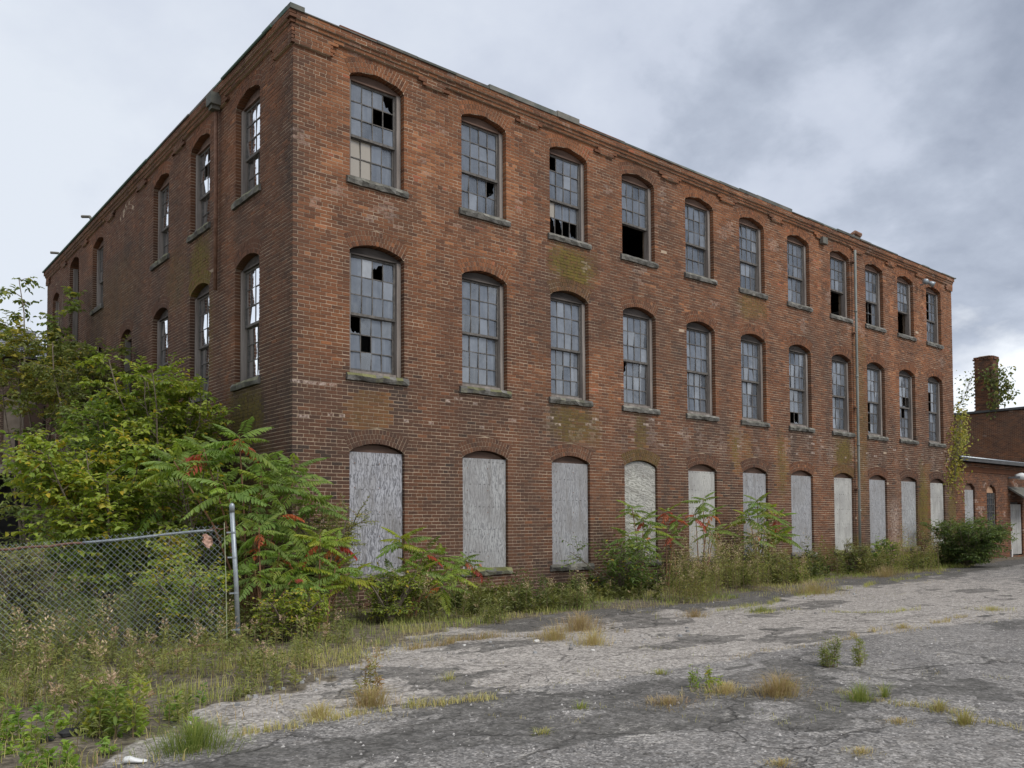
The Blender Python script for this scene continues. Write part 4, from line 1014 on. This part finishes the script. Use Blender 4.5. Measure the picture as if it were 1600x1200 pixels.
sumac('small reddish sumac between the fourth and fifth boarded windows', at(1050, 19.9), [(-.15, 0, 1.85), (.2, 0, 1.7), (0, 0, 1.3)], 8, 'gry', .15, .7)
sumac('tall green sumac before the fifth boarded window', at(1100, 20.7), [(0, 0, 2.15), (.3, 0, 1.85), (-.3, 0, 1.75), (.15, -.1, 1.4), (.5, 0, 1.45)], 9, 'gggb', .06, .85)
sumac('broad sumac with red seed heads before the sixth boarded window', at(1185, 22.2), [(0, 0, 2.15), (.45, 0, 1.95), (-.4, 0, 1.75), (.9, 0, 1.75), (.2, -.1, 1.45), (-.1, 0, 1.2), (.7, -.1, 1.3), (1.1, 0, 1.3)], 10, 'gggyb', .08, .95)
# base shrubs
woody('shrub', 'dark green bush covering the foot of the fourth boarded window', 'shrub', at(965, 18.4), 1.05, 1.15, L_OVATE, 21, nstem=9, nbr=7, ntw=5, nleaf=8, L_=.085, W_=.035, tone0=.12, low=.0, stemr=.015)
woody('shrub', 'large dark green bush at the base of the annex', 'shrub', at(1512, 28.5), 1.45, 1.5, L_DARK, 22, nstem=18, nbr=9, ntw=7, nleaf=10, L_=.10, W_=.04, tone0=.8, low=.0, stemr=.015)
woody('shrub', 'small bright bush at the foot of the ninth boarded window', 'shrub', at(1376, 27.0), .95, .5, L_OVATE, 23, nstem=7, nbr=7, ntw=5, nleaf=8, L_=.08, W_=.035, tone0=.4, low=.0)
woody('shrub', 'grey-green bush at the foot of the drainpipe', 'shrub', at(1330, 25.6), .85, .6, L_WEED, 24, nstem=8, nbr=7, ntw=5, nleaf=9, L_=.06, W_=.02, tone0=.35, low=.1)
woody('shrub', 'dark leafy bush with yellow leaves in front of the small sumac', 'shrub', at(610, 13.6), .72, .6, L_OVATE, 25, nstem=7, nbr=7, ntw=5, nleaf=8, L_=.06, W_=.03, tone0=.6, low=.1)
woody('shrub', 'yellow-leaved bush at the foot of the low yellowing sumac', 'shrub', at(455, 11.6), .62, .55, L_YEL, 26, nstem=7, nbr=7, ntw=5, nleaf=8, L_=.055, W_=.03, tone0=.45, low=.1)

# vines
def vine(label, pts, seed, n, sp, m=L_VINE, L_=.10):
    rs = np.random.RandomState(seed); t = thing('vine', label, 'vine', pts[0]); mb = MB(); o0 = np.array(pts[0])
    A = [np.array(p)-o0 for p in pts]; mb.tube([tuple(p) for p in A], .012, 5)
    P_ = []
    for i in range(n):
        k = rs.randint(len(A)-1); f_ = rs.rand(); c = A[k]*(1-f_)+A[k+1]*f_; P_.append(c+rs.randn(3)*np.array(sp))
    P_ = np.array(P_); D_ = rs.randn(n, 3)+np.array([-.3, -.3, -.8]); sc = .7+.6*rs.rand(n)
    for i in range(0, n, 14):
        k = rs.randint(len(A)-1); c = (A[k]+A[k+1])/2; mb.tube([tuple(c), tuple((c+P_[i])/2+np.array([0, 0, .08])), tuple(P_[i])], [.006, .005, .003], 3, cap=False)
    mb.build('stems', BARK, t)
    link('foliage', leaf_mesh('foliage', P_, D_, rs.randn(n, 3)+np.array([0, -.5, 1]), L_*sc, L_*.6*sc, np.clip(.5+rs.randn(n)*.22, 0, 1), m), t, kind='stuff')
vine('pale yellow-green creeper climbing the right corner of the mill', [(26.35, -.1, 2.9), (26.3, -.12, 3.6), (26.6, -.15, 4.4), (27.0, -.1, 5.1), (27.6, .1, 5.7)], 1, 620, (.35, .08, .38), L_=.12)
vine('yellowish creeper trailing sideways above the annex roof', [(26.9, .3, 4.15), (27.6, .4, 4.9), (28.4, .5, 4.9), (29.2, .6, 4.7)], 2, 200, (.3, .1, .18), L_=.12)
vine('green creeper wrapped around the brick chimney', [(45.9, 5.9, 7.9), (45.9, 5.5, 8.6), (45.95, 5.6, 9.2), (45.9, 6.3, 9.9), (45.9, 5.4, 10.2), (45.9, 5.1, 9.2), (45.9, 5.0, 8.4)], 3, 520, (.18, .22, .22), L_OLIVE, L_=.20)
vine('bare reddish creeper left of the brick chimney', [(45.9, 7.9, 8.1), (45.9, 7.5, 8.7), (45.9, 7.1, 9.6), (45.9, 7.0, 9.9)], 4, 180, (.15, .28, .28), L_OLIVE, L_=.14)

# ------------------------------------------------------------------ grass, weeds, tufts
def blades(P_, H_, W_, bend, tone, rs, az=None):
    n = len(P_); az = rs.rand(n)*6.283 if az is None else az; dx, dy = np.cos(az), np.sin(az); a2 = az+1.57+rs.randn(n)*.3; wx, wy = np.cos(a2)*W_/2, np.sin(a2)*W_/2
    v = np.zeros((n, 5, 3))
    v[:, 0] = P_+np.stack([wx, wy, 0*wx], 1); v[:, 1] = P_-np.stack([wx, wy, 0*wx], 1)
    m_ = P_+np.stack([dx*bend*H_*.3, dy*bend*H_*.3, H_*.6], 1); v[:, 2] = m_+np.stack([wx*.7, wy*.7, 0*wx], 1); v[:, 3] = m_-np.stack([wx*.7, wy*.7, 0*wx], 1)
    v[:, 4] = P_+np.stack([dx*bend*H_, dy*bend*H_, H_*(1-.35*bend)], 1)
    b_ = np.arange(n)*5
    f = []
    for i in b_.tolist(): f += [(i, i+1, i+3, i+2), (i+2, i+3, i+4)]
    c = np.repeat(np.stack([tone, tone*0, tone*0, tone*0], 1), 2, 0)
    return v.reshape(-1, 3).tolist(), f, c
def in_soil(x, y): return (y > pl(YS, x)+1.5*(fbm(x*1.1, y*1.1, 4)-.47)+.5*(fbm(x*3.5, y*3.5, 6)-.5)) & (y < -.15*(x > 0)+30*(x < 0)) & ~((x > -.2) & (y > -.1))
def grass_field(name, label, n, xr, yr, cond, h, tone0, seed, wd=.006):
    rs = np.random.RandomState(seed); x = rs.uniform(*xr, n); y = rs.uniform(*yr, n); dens = fbm(x*1.1, y*1.1, seed)
    k = cond(x, y) & (rs.rand(n) < np.clip((dens-.30)*3.5, .05, 1)); x, y = x[k], y[k]; m_ = len(x)
    hh = h*(.35+.9*rs.rand(m_))*(.5+fbm(x*.8, y*.8, seed+3)); tone = np.clip(tone0+.5*(fbm(x*.7, y*.7, seed+5)-.5)*1.5+rs.randn(m_)*.12, 0, 1)
    P_ = np.stack([x, y, ground_z(x, y)-.01], 1)
    v, f, c = blades(P_, hh, wd*(.6+.8*rs.rand(m_)), .15+.6*rs.rand(m_), tone, rs)
    o = link(name, mesh(name, v, f, L_GRASS, c), kind='stuff'); o['label'] = label; o['category'] = 'grass'; return o
patchy = lambda x, y: in_soil(x, y) & (fbm(x*1.6, y*1.6, 131) > .44)
grass_field('grass', 'rough mixed grass around the chain link fence at lower left', 56000, (-8.5, 1.2), (-9, -1.5), patchy, .15, .46, 1)
grass_field('grass', 'short grass along the foot of the mill front wall', 40000, (.8, 27), (-3.6, -.1), in_soil, .13, .38, 2, .008)
edge = lambda x, y: (np.abs(y-pl(YS, x)) < .75*fbm(x*1.3, y*1.3, 8)+.1) & (fbm(x*1.2, y*1.2, 18) > .46)
grass_field('grass', 'straw-coloured grass fringe along the broken pavement edge', 26000, (-5.5, 14), (-9, -1.5), edge, .11, .74, 3)
seam = lambda x, y: (np.abs(y-pl(YB, x)-.06*np.sin(x*3)) < .16*fbm(x*2, y*2, 28)) & (fbm(x*.9, y*.5, 38) > .50)
grass_field('grass', 'low dry grass rooted in the seam across the asphalt', 16000, (-4.5, 10), (-9.5, -7), seam, .055, .72, 4)

sp_ = lambda x, y: (y < pl(YS, x)-.1) & (fbm(x*.7, y*1.6, 71) > .60) & (fbm(x*5, y*5, 72) > .58)
grass_field('grass', 'sparse dry sprigs dotted over the broken asphalt', 60000, (-5, 16), (-12, -2.5), sp_, .05, .70, 5, .004)
def crack_grass(label, lines, n, h, tone, seed):
    rs = np.random.RandomState(seed); P_ = []
    for a, b_ in lines:
        A, B = np.array(at(*a)), np.array(at(*b_)); l_ = np.linalg.norm(B-A); k = int(n*l_); u = rs.rand(k); p = A+(B-A)*u[:, None]
        nrm = np.array([-(B-A)[1], (B-A)[0], 0])/l_; wob = .10*np.sin(u*l_*3+seed)+.05*np.sin(u*l_*9)
        p = p+nrm*(wob+rs.randn(k)*.035)[:, None]; keep = fbm(p[:, 0]*2.2, p[:, 1]*2.2, seed+60) > .47; P_.append(p[keep])
    P_ = np.concatenate(P_); P_[:, 2] = ground_z(P_[:, 0], P_[:, 1])-.005; n = len(P_)
    v, f, c = blades(P_, h*(.3+.9*rs.rand(n))*(.4+1.1*fbm(P_[:, 0]*3, P_[:, 1]*3, seed)), .005*(.6+.8*rs.rand(n)), .3+.7*rs.rand(n), np.clip(tone+rs.randn(n)*.16, 0, 1), rs)
    o = link('grass', mesh('grass', v, f, L_GRASS, c), kind='stuff'); o['label'] = label; o['category'] = 'grass'
GD_ = lambda v: 1323.61*1.62/(v-815)
L2 = lambda *q: [((q[i][0], GD_(q[i][1])), (q[i+1][0], GD_(q[i+1][1]))) for i in range(len(q)-1)]
crack_grass('straw grass growing along the broken seam through the middle of the asphalt', L2((960, 1112), (1050, 1098), (1130, 1083), (1240, 1075)), 520, .10, .86, 1)
crack_grass('thin grass line along the crack at lower right', L2((1290, 1085), (1345, 1098), (1400, 1108), (1462, 1116), (1520, 1135), (1600, 1150)), 300, .07, .7, 2)
crack_grass('grass line along the far pavement seam at right', L2((1150, 962), (1240, 955), (1350, 962), (1460, 955)), 200, .08, .6, 3)
crack_grass('dry grass line along the edge of the pale gravel at right', L2((1290, 1005), (1390, 988), (1440, 978), (1520, 968)), 240, .08, .88, 4)
crack_grass('ragged tan grass along the lower edge of the pale gravel at left', L2((330, 1150), (440, 1135), (510, 1120), (590, 1108), (680, 1098), (800, 1088)), 420, .10, .74, 5)
crack_grass('tan grass along the inner edge of the pale gravel', L2((600, 1030), (700, 1005), (800, 995), (900, 1000), (1000, 985)), 420, .13, .82, 6)
crack_grass('sparse grass along the outer edge of the wall-side weeds', L2((1000, 972), (1150, 955), (1250, 935), (1400, 912), (1500, 895)), 160, .12, .5, 7)
def weed_mass(name, label, spots, h, seed, m, L_=.045, W_=.012, nl=34, plume=0, tone0=.45, cat='weeds', stuff=True, group=None, loc=None, rad=.0):
    rs = np.random.RandomState(seed); mb = MB(); Ps, Ds, Ts = [], [], []; Pp, Dp = [], []
    for (x, y) in spots:
        z = gz(x+(loc[0] if loc else 0), y+(loc[1] if loc else 0))-(loc[2] if loc else 0); hh = h*(.45+.75*rs.rand()**1.4)*(1 if not stuff else (.35+1.35*float(fbm(x*.9, y*1.3, seed+200)))*(float(np.interp(x, [1.5, 3, 7.5, 9.5, 16, 19, 27], [.9, .5, .5, 1.15, 1.1, .65, .7])) if seed == 7 else 1)); az = rs.rand()*6.28; ln = .22*hh*rs.rand()
        p0 = np.array([x, y, z-.02]); p1 = p0+np.array([ln*math.cos(az), ln*math.sin(az), hh]); pm = (p0+p1)/2+np.array([-.03*math.cos(az), -.03*math.sin(az), 0])*hh
        mb.tube([tuple(p0), tuple(pm), tuple(p1)], [.004, .003, .0015], 3, cap=False)
        n = int(nl*(.6+.8*rs.rand())); f_ = .12+.88*rs.rand(n); c = p0+(p1-p0)*f_[:, None]; a2 = rs.rand(n)*6.28
        off = (.05+.10*rs.rand(n))*hh*(1.1-f_*.7)
        d = np.stack([np.cos(a2), np.sin(a2), .35+.5*rs.randn(n)], 1)
        Ps.append(c+d*off[:, None]*.55); Ds.append(d); Ts.append(np.clip(tone0+rs.randn()*.15+rs.randn(n)*.1, 0, 1))
        if plume and rs.rand() < plume:
            k = 30; u = rs.rand(k); a3 = rs.rand(k)*6.28; c = p0+(p1-p0)*(.8+.26*u)[:, None]; d = np.stack([np.cos(a3), np.sin(a3), .8+.4*rs.randn(k)], 1); Pp.append(c+d*.035*rs.rand(k)[:, None]*3*hh); Dp.append(d)
    P_, D_, T_ = np.concatenate(Ps), np.concatenate(Ds), np.concatenate(Ts); n = len(P_); sc = .6+.8*rs.rand(n)
    me = leaf_mesh(name, P_, D_, np.tile([0, 0, 1.], (n, 1))+rs.randn(n, 3)*.4, L_*sc, W_*sc, T_, m)
    if stuff:
        o = link(name, me, kind='stuff'); o['label'] = label; o['category'] = cat; par = o
        s_ = mb.build('stems', STEM, o)
    else:
        par = thing(name, label, cat, loc, 0, group); link('foliage', me, par, kind='stuff'); mb.build('stems', STEM, par)
    if Pp:
        P_, D_ = np.concatenate(Pp), np.concatenate(Dp); n = len(P_); sc = .6+.8*rs.rand(n)
        link('plume', leaf_mesh('plume', P_, D_, rs.randn(n, 3), .030*sc, .012*sc, rs.rand(n), L_PLUME), par, kind='stuff')
    return par
def scatter(n, xr, yr, cond, seed):
    rs = np.random.RandomState(seed); x = rs.uniform(*xr, n); y = rs.uniform(*yr, n); k = cond(x, y); return list(zip(x[k].tolist(), y[k].tolist()))
clump = lambda x, y: in_soil(x, y) & (fbm(x*1.1, y*1.1, 55) > .49)
weed_mass('weeds', 'mixed knee-high weeds around the fence and in front of it', scatter(1500, (-8.5, -.6), (-7.6, -.5), clump, 5), .40, 5, L_WEED, .055, .015, 34, .15, .44)
weed_mass('weeds', 'green weeds crowding behind the fence below the thicket', scatter(1100, (-6.5, .0), (-2.5, 3.5), lambda x, y: (x < -.3) | (y < -.6), 6), .62, 6, L_WEED, .06, .018, 36, .1, .36)
strip = lambda x, y: in_soil(x, y) & (y > pl(YS, x)+.4) & (fbm(x*.9, y*1.3, 65) > .50)
weed_mass('weeds', 'grey-green weeds along the foot of the mill front wall', scatter(2600, (.6, 27), (-2.7, -.15), strip, 7), .72, 7, L_WEED, .08, .027, 36, .18, .30)
weed_mass('weeds', 'dark green broad-leaved growth close against the mill wall', scatter(650, (1, 27), (-1.4, -.15), lambda x, y: fbm(x*.8, y*1.5, 165) > .5, 17), .55, 7, L_DARK, .09, .04, 26, 0, .75)
weed_mass('weeds', 'broad-leaved green ground weeds at the lower left corner', scatter(420, (-8, -3.6), (-8.3, -6.0), patchy, 8), .20, 8, L_OVATE, .05, .024, 26, 0, .52)

# single plants one can point at
def clumpspots(r_, n, seed): 
    rs = random.Random(seed); return [(r_*math.sqrt(rs.random())*math.cos(a), r_*math.sqrt(rs.random())*math.sin(a)) for a in [rs.uniform(0, 6.28) for _ in range(n)]]
def plant(label, u, d, h, r_, n, seed, m=L_WEED, L_=.05, W_=.013, nl=36, plume=0, tone0=.45, name='weed_plant'):
    weed_mass(name, label, clumpspots(r_, n, seed), h, seed, m, L_, W_, nl, plume, tone0, 'weed', False, 'single weed plants around the mill yard', at(u, d))
plant('feathery goldenrod clump gone to pinkish seed below the fifth boarded window', 1095, 18.4, 1.25, .6, 50, 31, plume=.9, tone0=.5, L_=.065, W_=.015)
plant('goldenrod clump with pale plumes between the fifth and sixth boarded windows', 1160, 19.6, 1.3, .65, 52, 32, plume=.9, tone0=.55, L_=.065, W_=.015)
plant('olive weed clump spilling over the pavement edge in front of the goldenrod', 1075, 17.0, .95, .5, 42, 33, plume=.3, tone0=.55, L_=.06, W_=.015)
plant('rounded pale-headed weed clump left of the large bush by the annex', 1435, 26.6, 1.2, .6, 44, 34, plume=.9, tone0=.5, L_=.07, W_=.02)
plant('tan-headed weed clump below the ninth boarded window', 1395, 24.8, .95, .45, 30, 35, plume=.9, tone0=.6, L_=.06, W_=.018)
plant('brownish weed clump to the left of the seventh boarded window', 1235, 21.6, .75, .5, 28, 36, plume=.7, tone0=.62, L_=.06, W_=.018)
plant('grey-green weed rising in front of the third boarded window', 905, 15.6, .6, .25, 16, 37, plume=.2, tone0=.35)
plant('pale sage-green weed at the pavement edge below the second boarded window', 775, 13.6, .42, .22, 14, 38, tone0=.4)
plant('dark leafy weed below the wall between second and third windows', 830, 15.4, .7, .35, 22, 39, L_DARK, .06, .02, tone0=.8)
plant('tall thin dark-stemmed weed at the left picture edge in front of the fence', 16, 7.3, .95, .10, 3, 40, nl=22, plume=.4)
plant('thin brown-stemmed weed in front of the left part of the mesh', 70, 7.9, .85, .10, 3, 41, nl=22, plume=1, tone0=.5)
plant('slender weed with pinkish seed head before the middle of the fence', 152, 8.6, .80, .08, 3, 42, nl=20, plume=1, tone0=.5)
plant('leafy green weed with pinnate leaves at the pavement corner, lower left', 190, 6.55, .42, .22, 12, 43, L_SUMAC, .075, .024, tone0=.7)
plant('dry reddish weed with tan grass on the pale gravel', 577, 7.9, .40, .10, 8, 44, tone0=.95, plume=.3)
plant('twiggy yellow-green weed in a dark hollow in the pavement', 1102, 8.2, .20, .18, 12, 45, L_OVATE, .035, .012, tone0=.7)
plant('thick green weed tuft on the seam at the centre right', 1292, 9.3, .30, .10, 16, 46, L_WEED, .05, .010, tone0=.35)
plant('slim green weed just right of the thick weed tuft', 1345, 9.4, .28, .07, 8, 47, L_WEED, .04, .009, tone0=.5)
plant('low bright green weed at the lower left pavement edge', 175, 7.2, .30, .3, 18, 48, L_OVATE, .05, .02, tone0=.5)

def tuft(label, u, d, h, r_, n, tone, seed, wd=.005):
    n = int(n*1.7); r_ *= 1.5; h *= 1.35
    x, y, z = at(u, d); rs = np.random.RandomState(seed); a = rs.rand(n)*6.28; q = r_*np.abs(rs.randn(n))*.42*(.8+.4*fbm(a*1.2, a*0, seed % 50)); q = np.minimum(q, r_*.95); n_ = n
    P_ = np.stack([q*np.cos(a)*1.3, q*np.sin(a), np.full(n, -.01)], 1)
    out_ = np.arctan2(P_[:, 1], P_[:, 0])+rs.randn(n)*.7; ql = np.clip(np.hypot(P_[:, 0], P_[:, 1])/max(r_, .01), 0, 1)
    v, f, c = blades(P_, h*(.3+1.0*rs.rand(n))*(1.15-.5*np.clip(ql, 0, 1)), wd*(.5+.7*rs.rand(n)), .25+.6*ql+.6*rs.rand(n), np.clip(tone+rs.randn(n)*.16, 0, 1), rs, out_)
    o = link('grass_tuft', mesh('grass_tuft', v, f, L_GRASS, c)); o.location = (x, y, z); tag(o, label, 'grass tuft', 'grass tufts rooted in the broken asphalt')
GD = lambda v: 1323.61*1.62/(v-815)*1.0
for a in [('large straw-coloured tuft in the middle of the asphalt', 1215, 1088, .17, .17, 420, .86), ('dry reddish grass mound left of the large straw tuft', 1130, 1083, .09, .2, 300, .95), ('low tan grass streak at the left of the dry mound', 1040, 1100, .06, .22, 260, .9),
          ('dark green tuft right of the large straw tuft', 1340, 1098, .13, .09, 160, .25), ('small upright green tuft beside the dark green tuft', 1378, 1092, .11, .04, 60, .3), ('brown tuft in the crack at lower right', 1462, 1114, .08, .08, 130, .6),
          ('dark twiggy tuft beside a white speck at lower right', 1500, 1135, .11, .07, 110, .6), ('flat yellowish tuft on the asphalt left of the brown tuft', 1400, 1132, .04, .12, 120, .85), ('small flat tan tuft near the bottom right centre', 1340, 1180, .04, .10, 120, .88),
          ('bright green tuft at the bottom left asphalt edge', 305, 1165, .17, .22, 520, .12), ('tan and red grass clump around the dry weed', 580, 1100, .16, .14, 280, .82), ('tan grass at the left foot of the dry weed', 500, 1118, .10, .14, 220, .8),
          ('tan feathery grass clump at the pavement edge below the third window', 905, 985, .24, .3, 460, .90), ('orange-tan grass below the tan feathery clump', 925, 1008, .17, .2, 260, .95), ('straw tuft at the pavement edge left of the feathery clump', 865, 1000, .16, .22, 300, .88),
          ('small dry tuft on pale gravel below the goldenrod', 1085, 965, .12, .2, 200, .9), ('low green patch on the seam right of the goldenrod', 1188, 958, .10, .3, 260, .3), ('pale grass patch below the seventh boarded window', 1270, 930, .22, .6, 520, .75),
          ('tan tuft on the far seam right of centre', 1410, 985, .07, .12, 140, .85), ('thin grass line on the far asphalt at right', 1550, 958, .07, .35, 220, .7), ('sparse tuft on gravel left of the twiggy weed', 1030, 1053, .05, .1, 90, .4),
          ('pale sprig on the gravel left of centre', 700, 1060, .08, .08, 60, .6), ('small green sprig on dark asphalt left of centre', 905, 1108, .07, .05, 50, .35), ('yellow-green sprig beside the small green sprig', 845, 1145, .05, .06, 50, .55),
          ('tall tan weed tuft right of the pale grass patch', 1385, 905, .30, .4, 300, .88), ('flat tan smear of grass at bottom centre right', 1215, 1195, .04, .1, 120, .9)]:
    tuft(a[0], a[1], GD(a[2]), a[3], a[4], a[5], a[6], a[1])

# ------------------------------------------------------------------ loose stones and litter
rs = np.random.RandomState(77); m = MB()
n = 5200; x = rs.uniform(-6, 12, n); y = -12.3+11*rs.rand(n)**.9
k = (y < pl(YS, x)+.2); x, y = x[k], y[k]
dn = fbm(x*1.2, y*1.2, 91); k = rs.rand(len(x)) < np.clip((dn-.35)*3, .08, 1); x, y = x[k], y[k]; z = ground_z(x, y)
for i in range(len(x)):
    r_ = .006+.012*rs.rand()**3; a = rs.rand(6)*.5+.75
    vs = [(x[i]+r_*a[0], y[i], z[i]), (x[i], y[i]+r_*a[1], z[i]), (x[i]-r_*a[2], y[i], z[i]), (x[i], y[i]-r_*a[3], z[i]), (x[i]+r_*.2, y[i]+r_*.1, z[i]+r_*.9*a[4])]
    m.add(vs, [(0, 1, 4), (1, 2, 4), (2, 3, 4), (3, 0, 4)], (float(rs.rand()), 0, 0, 0))
o = m.build('gravel', STONEM, kind='stuff'); o['label'] = 'loose stones scattered over the worn asphalt'; o['category'] = 'gravel'

def rock(name, label, cat, u, v_, size, mt, seed, flat=.5):
    d = GD(v_); x, y, z = at(u, d); rs = np.random.RandomState(seed); mb = MB(); n1_, n2_ = 5, 8; vs = []; fs = []
    for i in range(n1_+1):
        th = math.pi*i/n1_
        for j in range(n2_):
            ph = 2*math.pi*j/n2_; rr = size*(.8+.35*rs.rand()); vs.append((rr*math.sin(th)*math.cos(ph), rr*.75*math.sin(th)*math.sin(ph), rr*flat*math.cos(th)+size*flat*.6))
    for i in range(n1_):
        for j in range(n2_): fs.append((i*n2_+j, (i+1)*n2_+j, (i+1)*n2_+(j+1) % n2_, i*n2_+(j+1) % n2_))
    mb.add(vs, fs); o = mb.build(name, mt); o.location = (x, y, z); tag(o, label, cat)
def shoe():
    x, y, z = at(213, 5.75); mb = MB(); vs = []; fs = []; n = 12
    prof = [(-.075, .018, .030), (-.06, .026, .045), (-.03, .028, .048), (0, .027, .034), (.03, .031, .024), (.06, .030, .020), (.08, .018, .014)]
    for X_, w_, h_ in prof:
        for j in range(n):
            a = 2*math.pi*j/n; vs.append((X_, w_*math.cos(a), .004+h_*.5+h_*.5*math.sin(a)))
    for i in range(len(prof)-1):
        for j in range(n): fs.append((i*n+j, i*n+(j+1) % n, (i+1)*n+(j+1) % n, (i+1)*n+j))
    fs += [tuple(range(n))[::-1], tuple((len(prof)-1)*n+j for j in range(n))]
    mb.add(vs, fs); o = mb.build('litter', WHITE, smooth=True); o.location = (x, y, z); o.rotation_euler = (0, 0, -.5); tag(o, 'crumpled white scrap of litter on the pavement edge at lower left', 'litter')
shoe()
RUB = simple('black_rubble', (.02, .02, .022), (.06, .06, .06), 8, .8)
for a in [('broken black rubble chunk in the weeds, lower left', 115, 1140, .10, 1), ('smaller dark rubble lump left of the broken chunk', 75, 1152, .07, 2), ('flat dark rubble slab behind the broken chunk', 140, 1122, .09, 3)]:
    rock('rubble', a[0], 'rubble', a[1], a[2], a[3], RUB, a[4], .4)
PALE = simple('pale_stone', (.5, .48, .45), (.7, .68, .64), 5, .85)
for a in [('pale stone chip on the gravel below the feathery grass', 925, 1018, .035, 11), ('pale rubble piece at the pavement edge, left of the feathery grass', 838, 1003, .05, 12), ('small pale stone pair member at the edge of the gravel', 725, 1010, .03, 13), ('pale flat stone beside the dark twiggy tuft', 1487, 1130, .022, 14)]:
    rock('stone', a[0], 'stone', a[1], a[2], a[3], PALE, a[4], .4)
rs = np.random.RandomState(5); mb = MB()
for i in range(70):
    u = rs.uniform(250, 1350); v_ = np.interp(u, [250, 600, 850, 1000, 1350], [1120, 1030, 1000, 985, 930])+rs.uniform(-8, 22)
    x, y, z = at(u, GD(v_)); r_ = rs.uniform(.012, .04); a = rs.rand(8)*.6+.7; c0 = (float(rs.rand()), float(rs.rand() < .5), 0, 0)
    vs = [(x+r_*a[k]*math.cos(k*math.pi/2+.3), y+r_*a[k]*math.sin(k*math.pi/2+.3), z-.005) for k in range(4)]+[(x+r_*.7*a[k+4]*math.cos(k*math.pi/2+.5), y+r_*.7*a[k+4]*math.sin(k*math.pi/2+.5), z+r_*.7*a[k]) for k in range(4)]
    mb.add(vs, [(0, 1, 5, 4), (1, 2, 6, 5), (2, 3, 7, 6), (3, 0, 4, 7), (4, 5, 6, 7)], c0)
o = mb.build('rubble', STONEM, kind='stuff'); o['label'] = 'small broken lumps of stone along the ragged pavement edge'; o['category'] = 'rubble'
print('panes', npane[0])
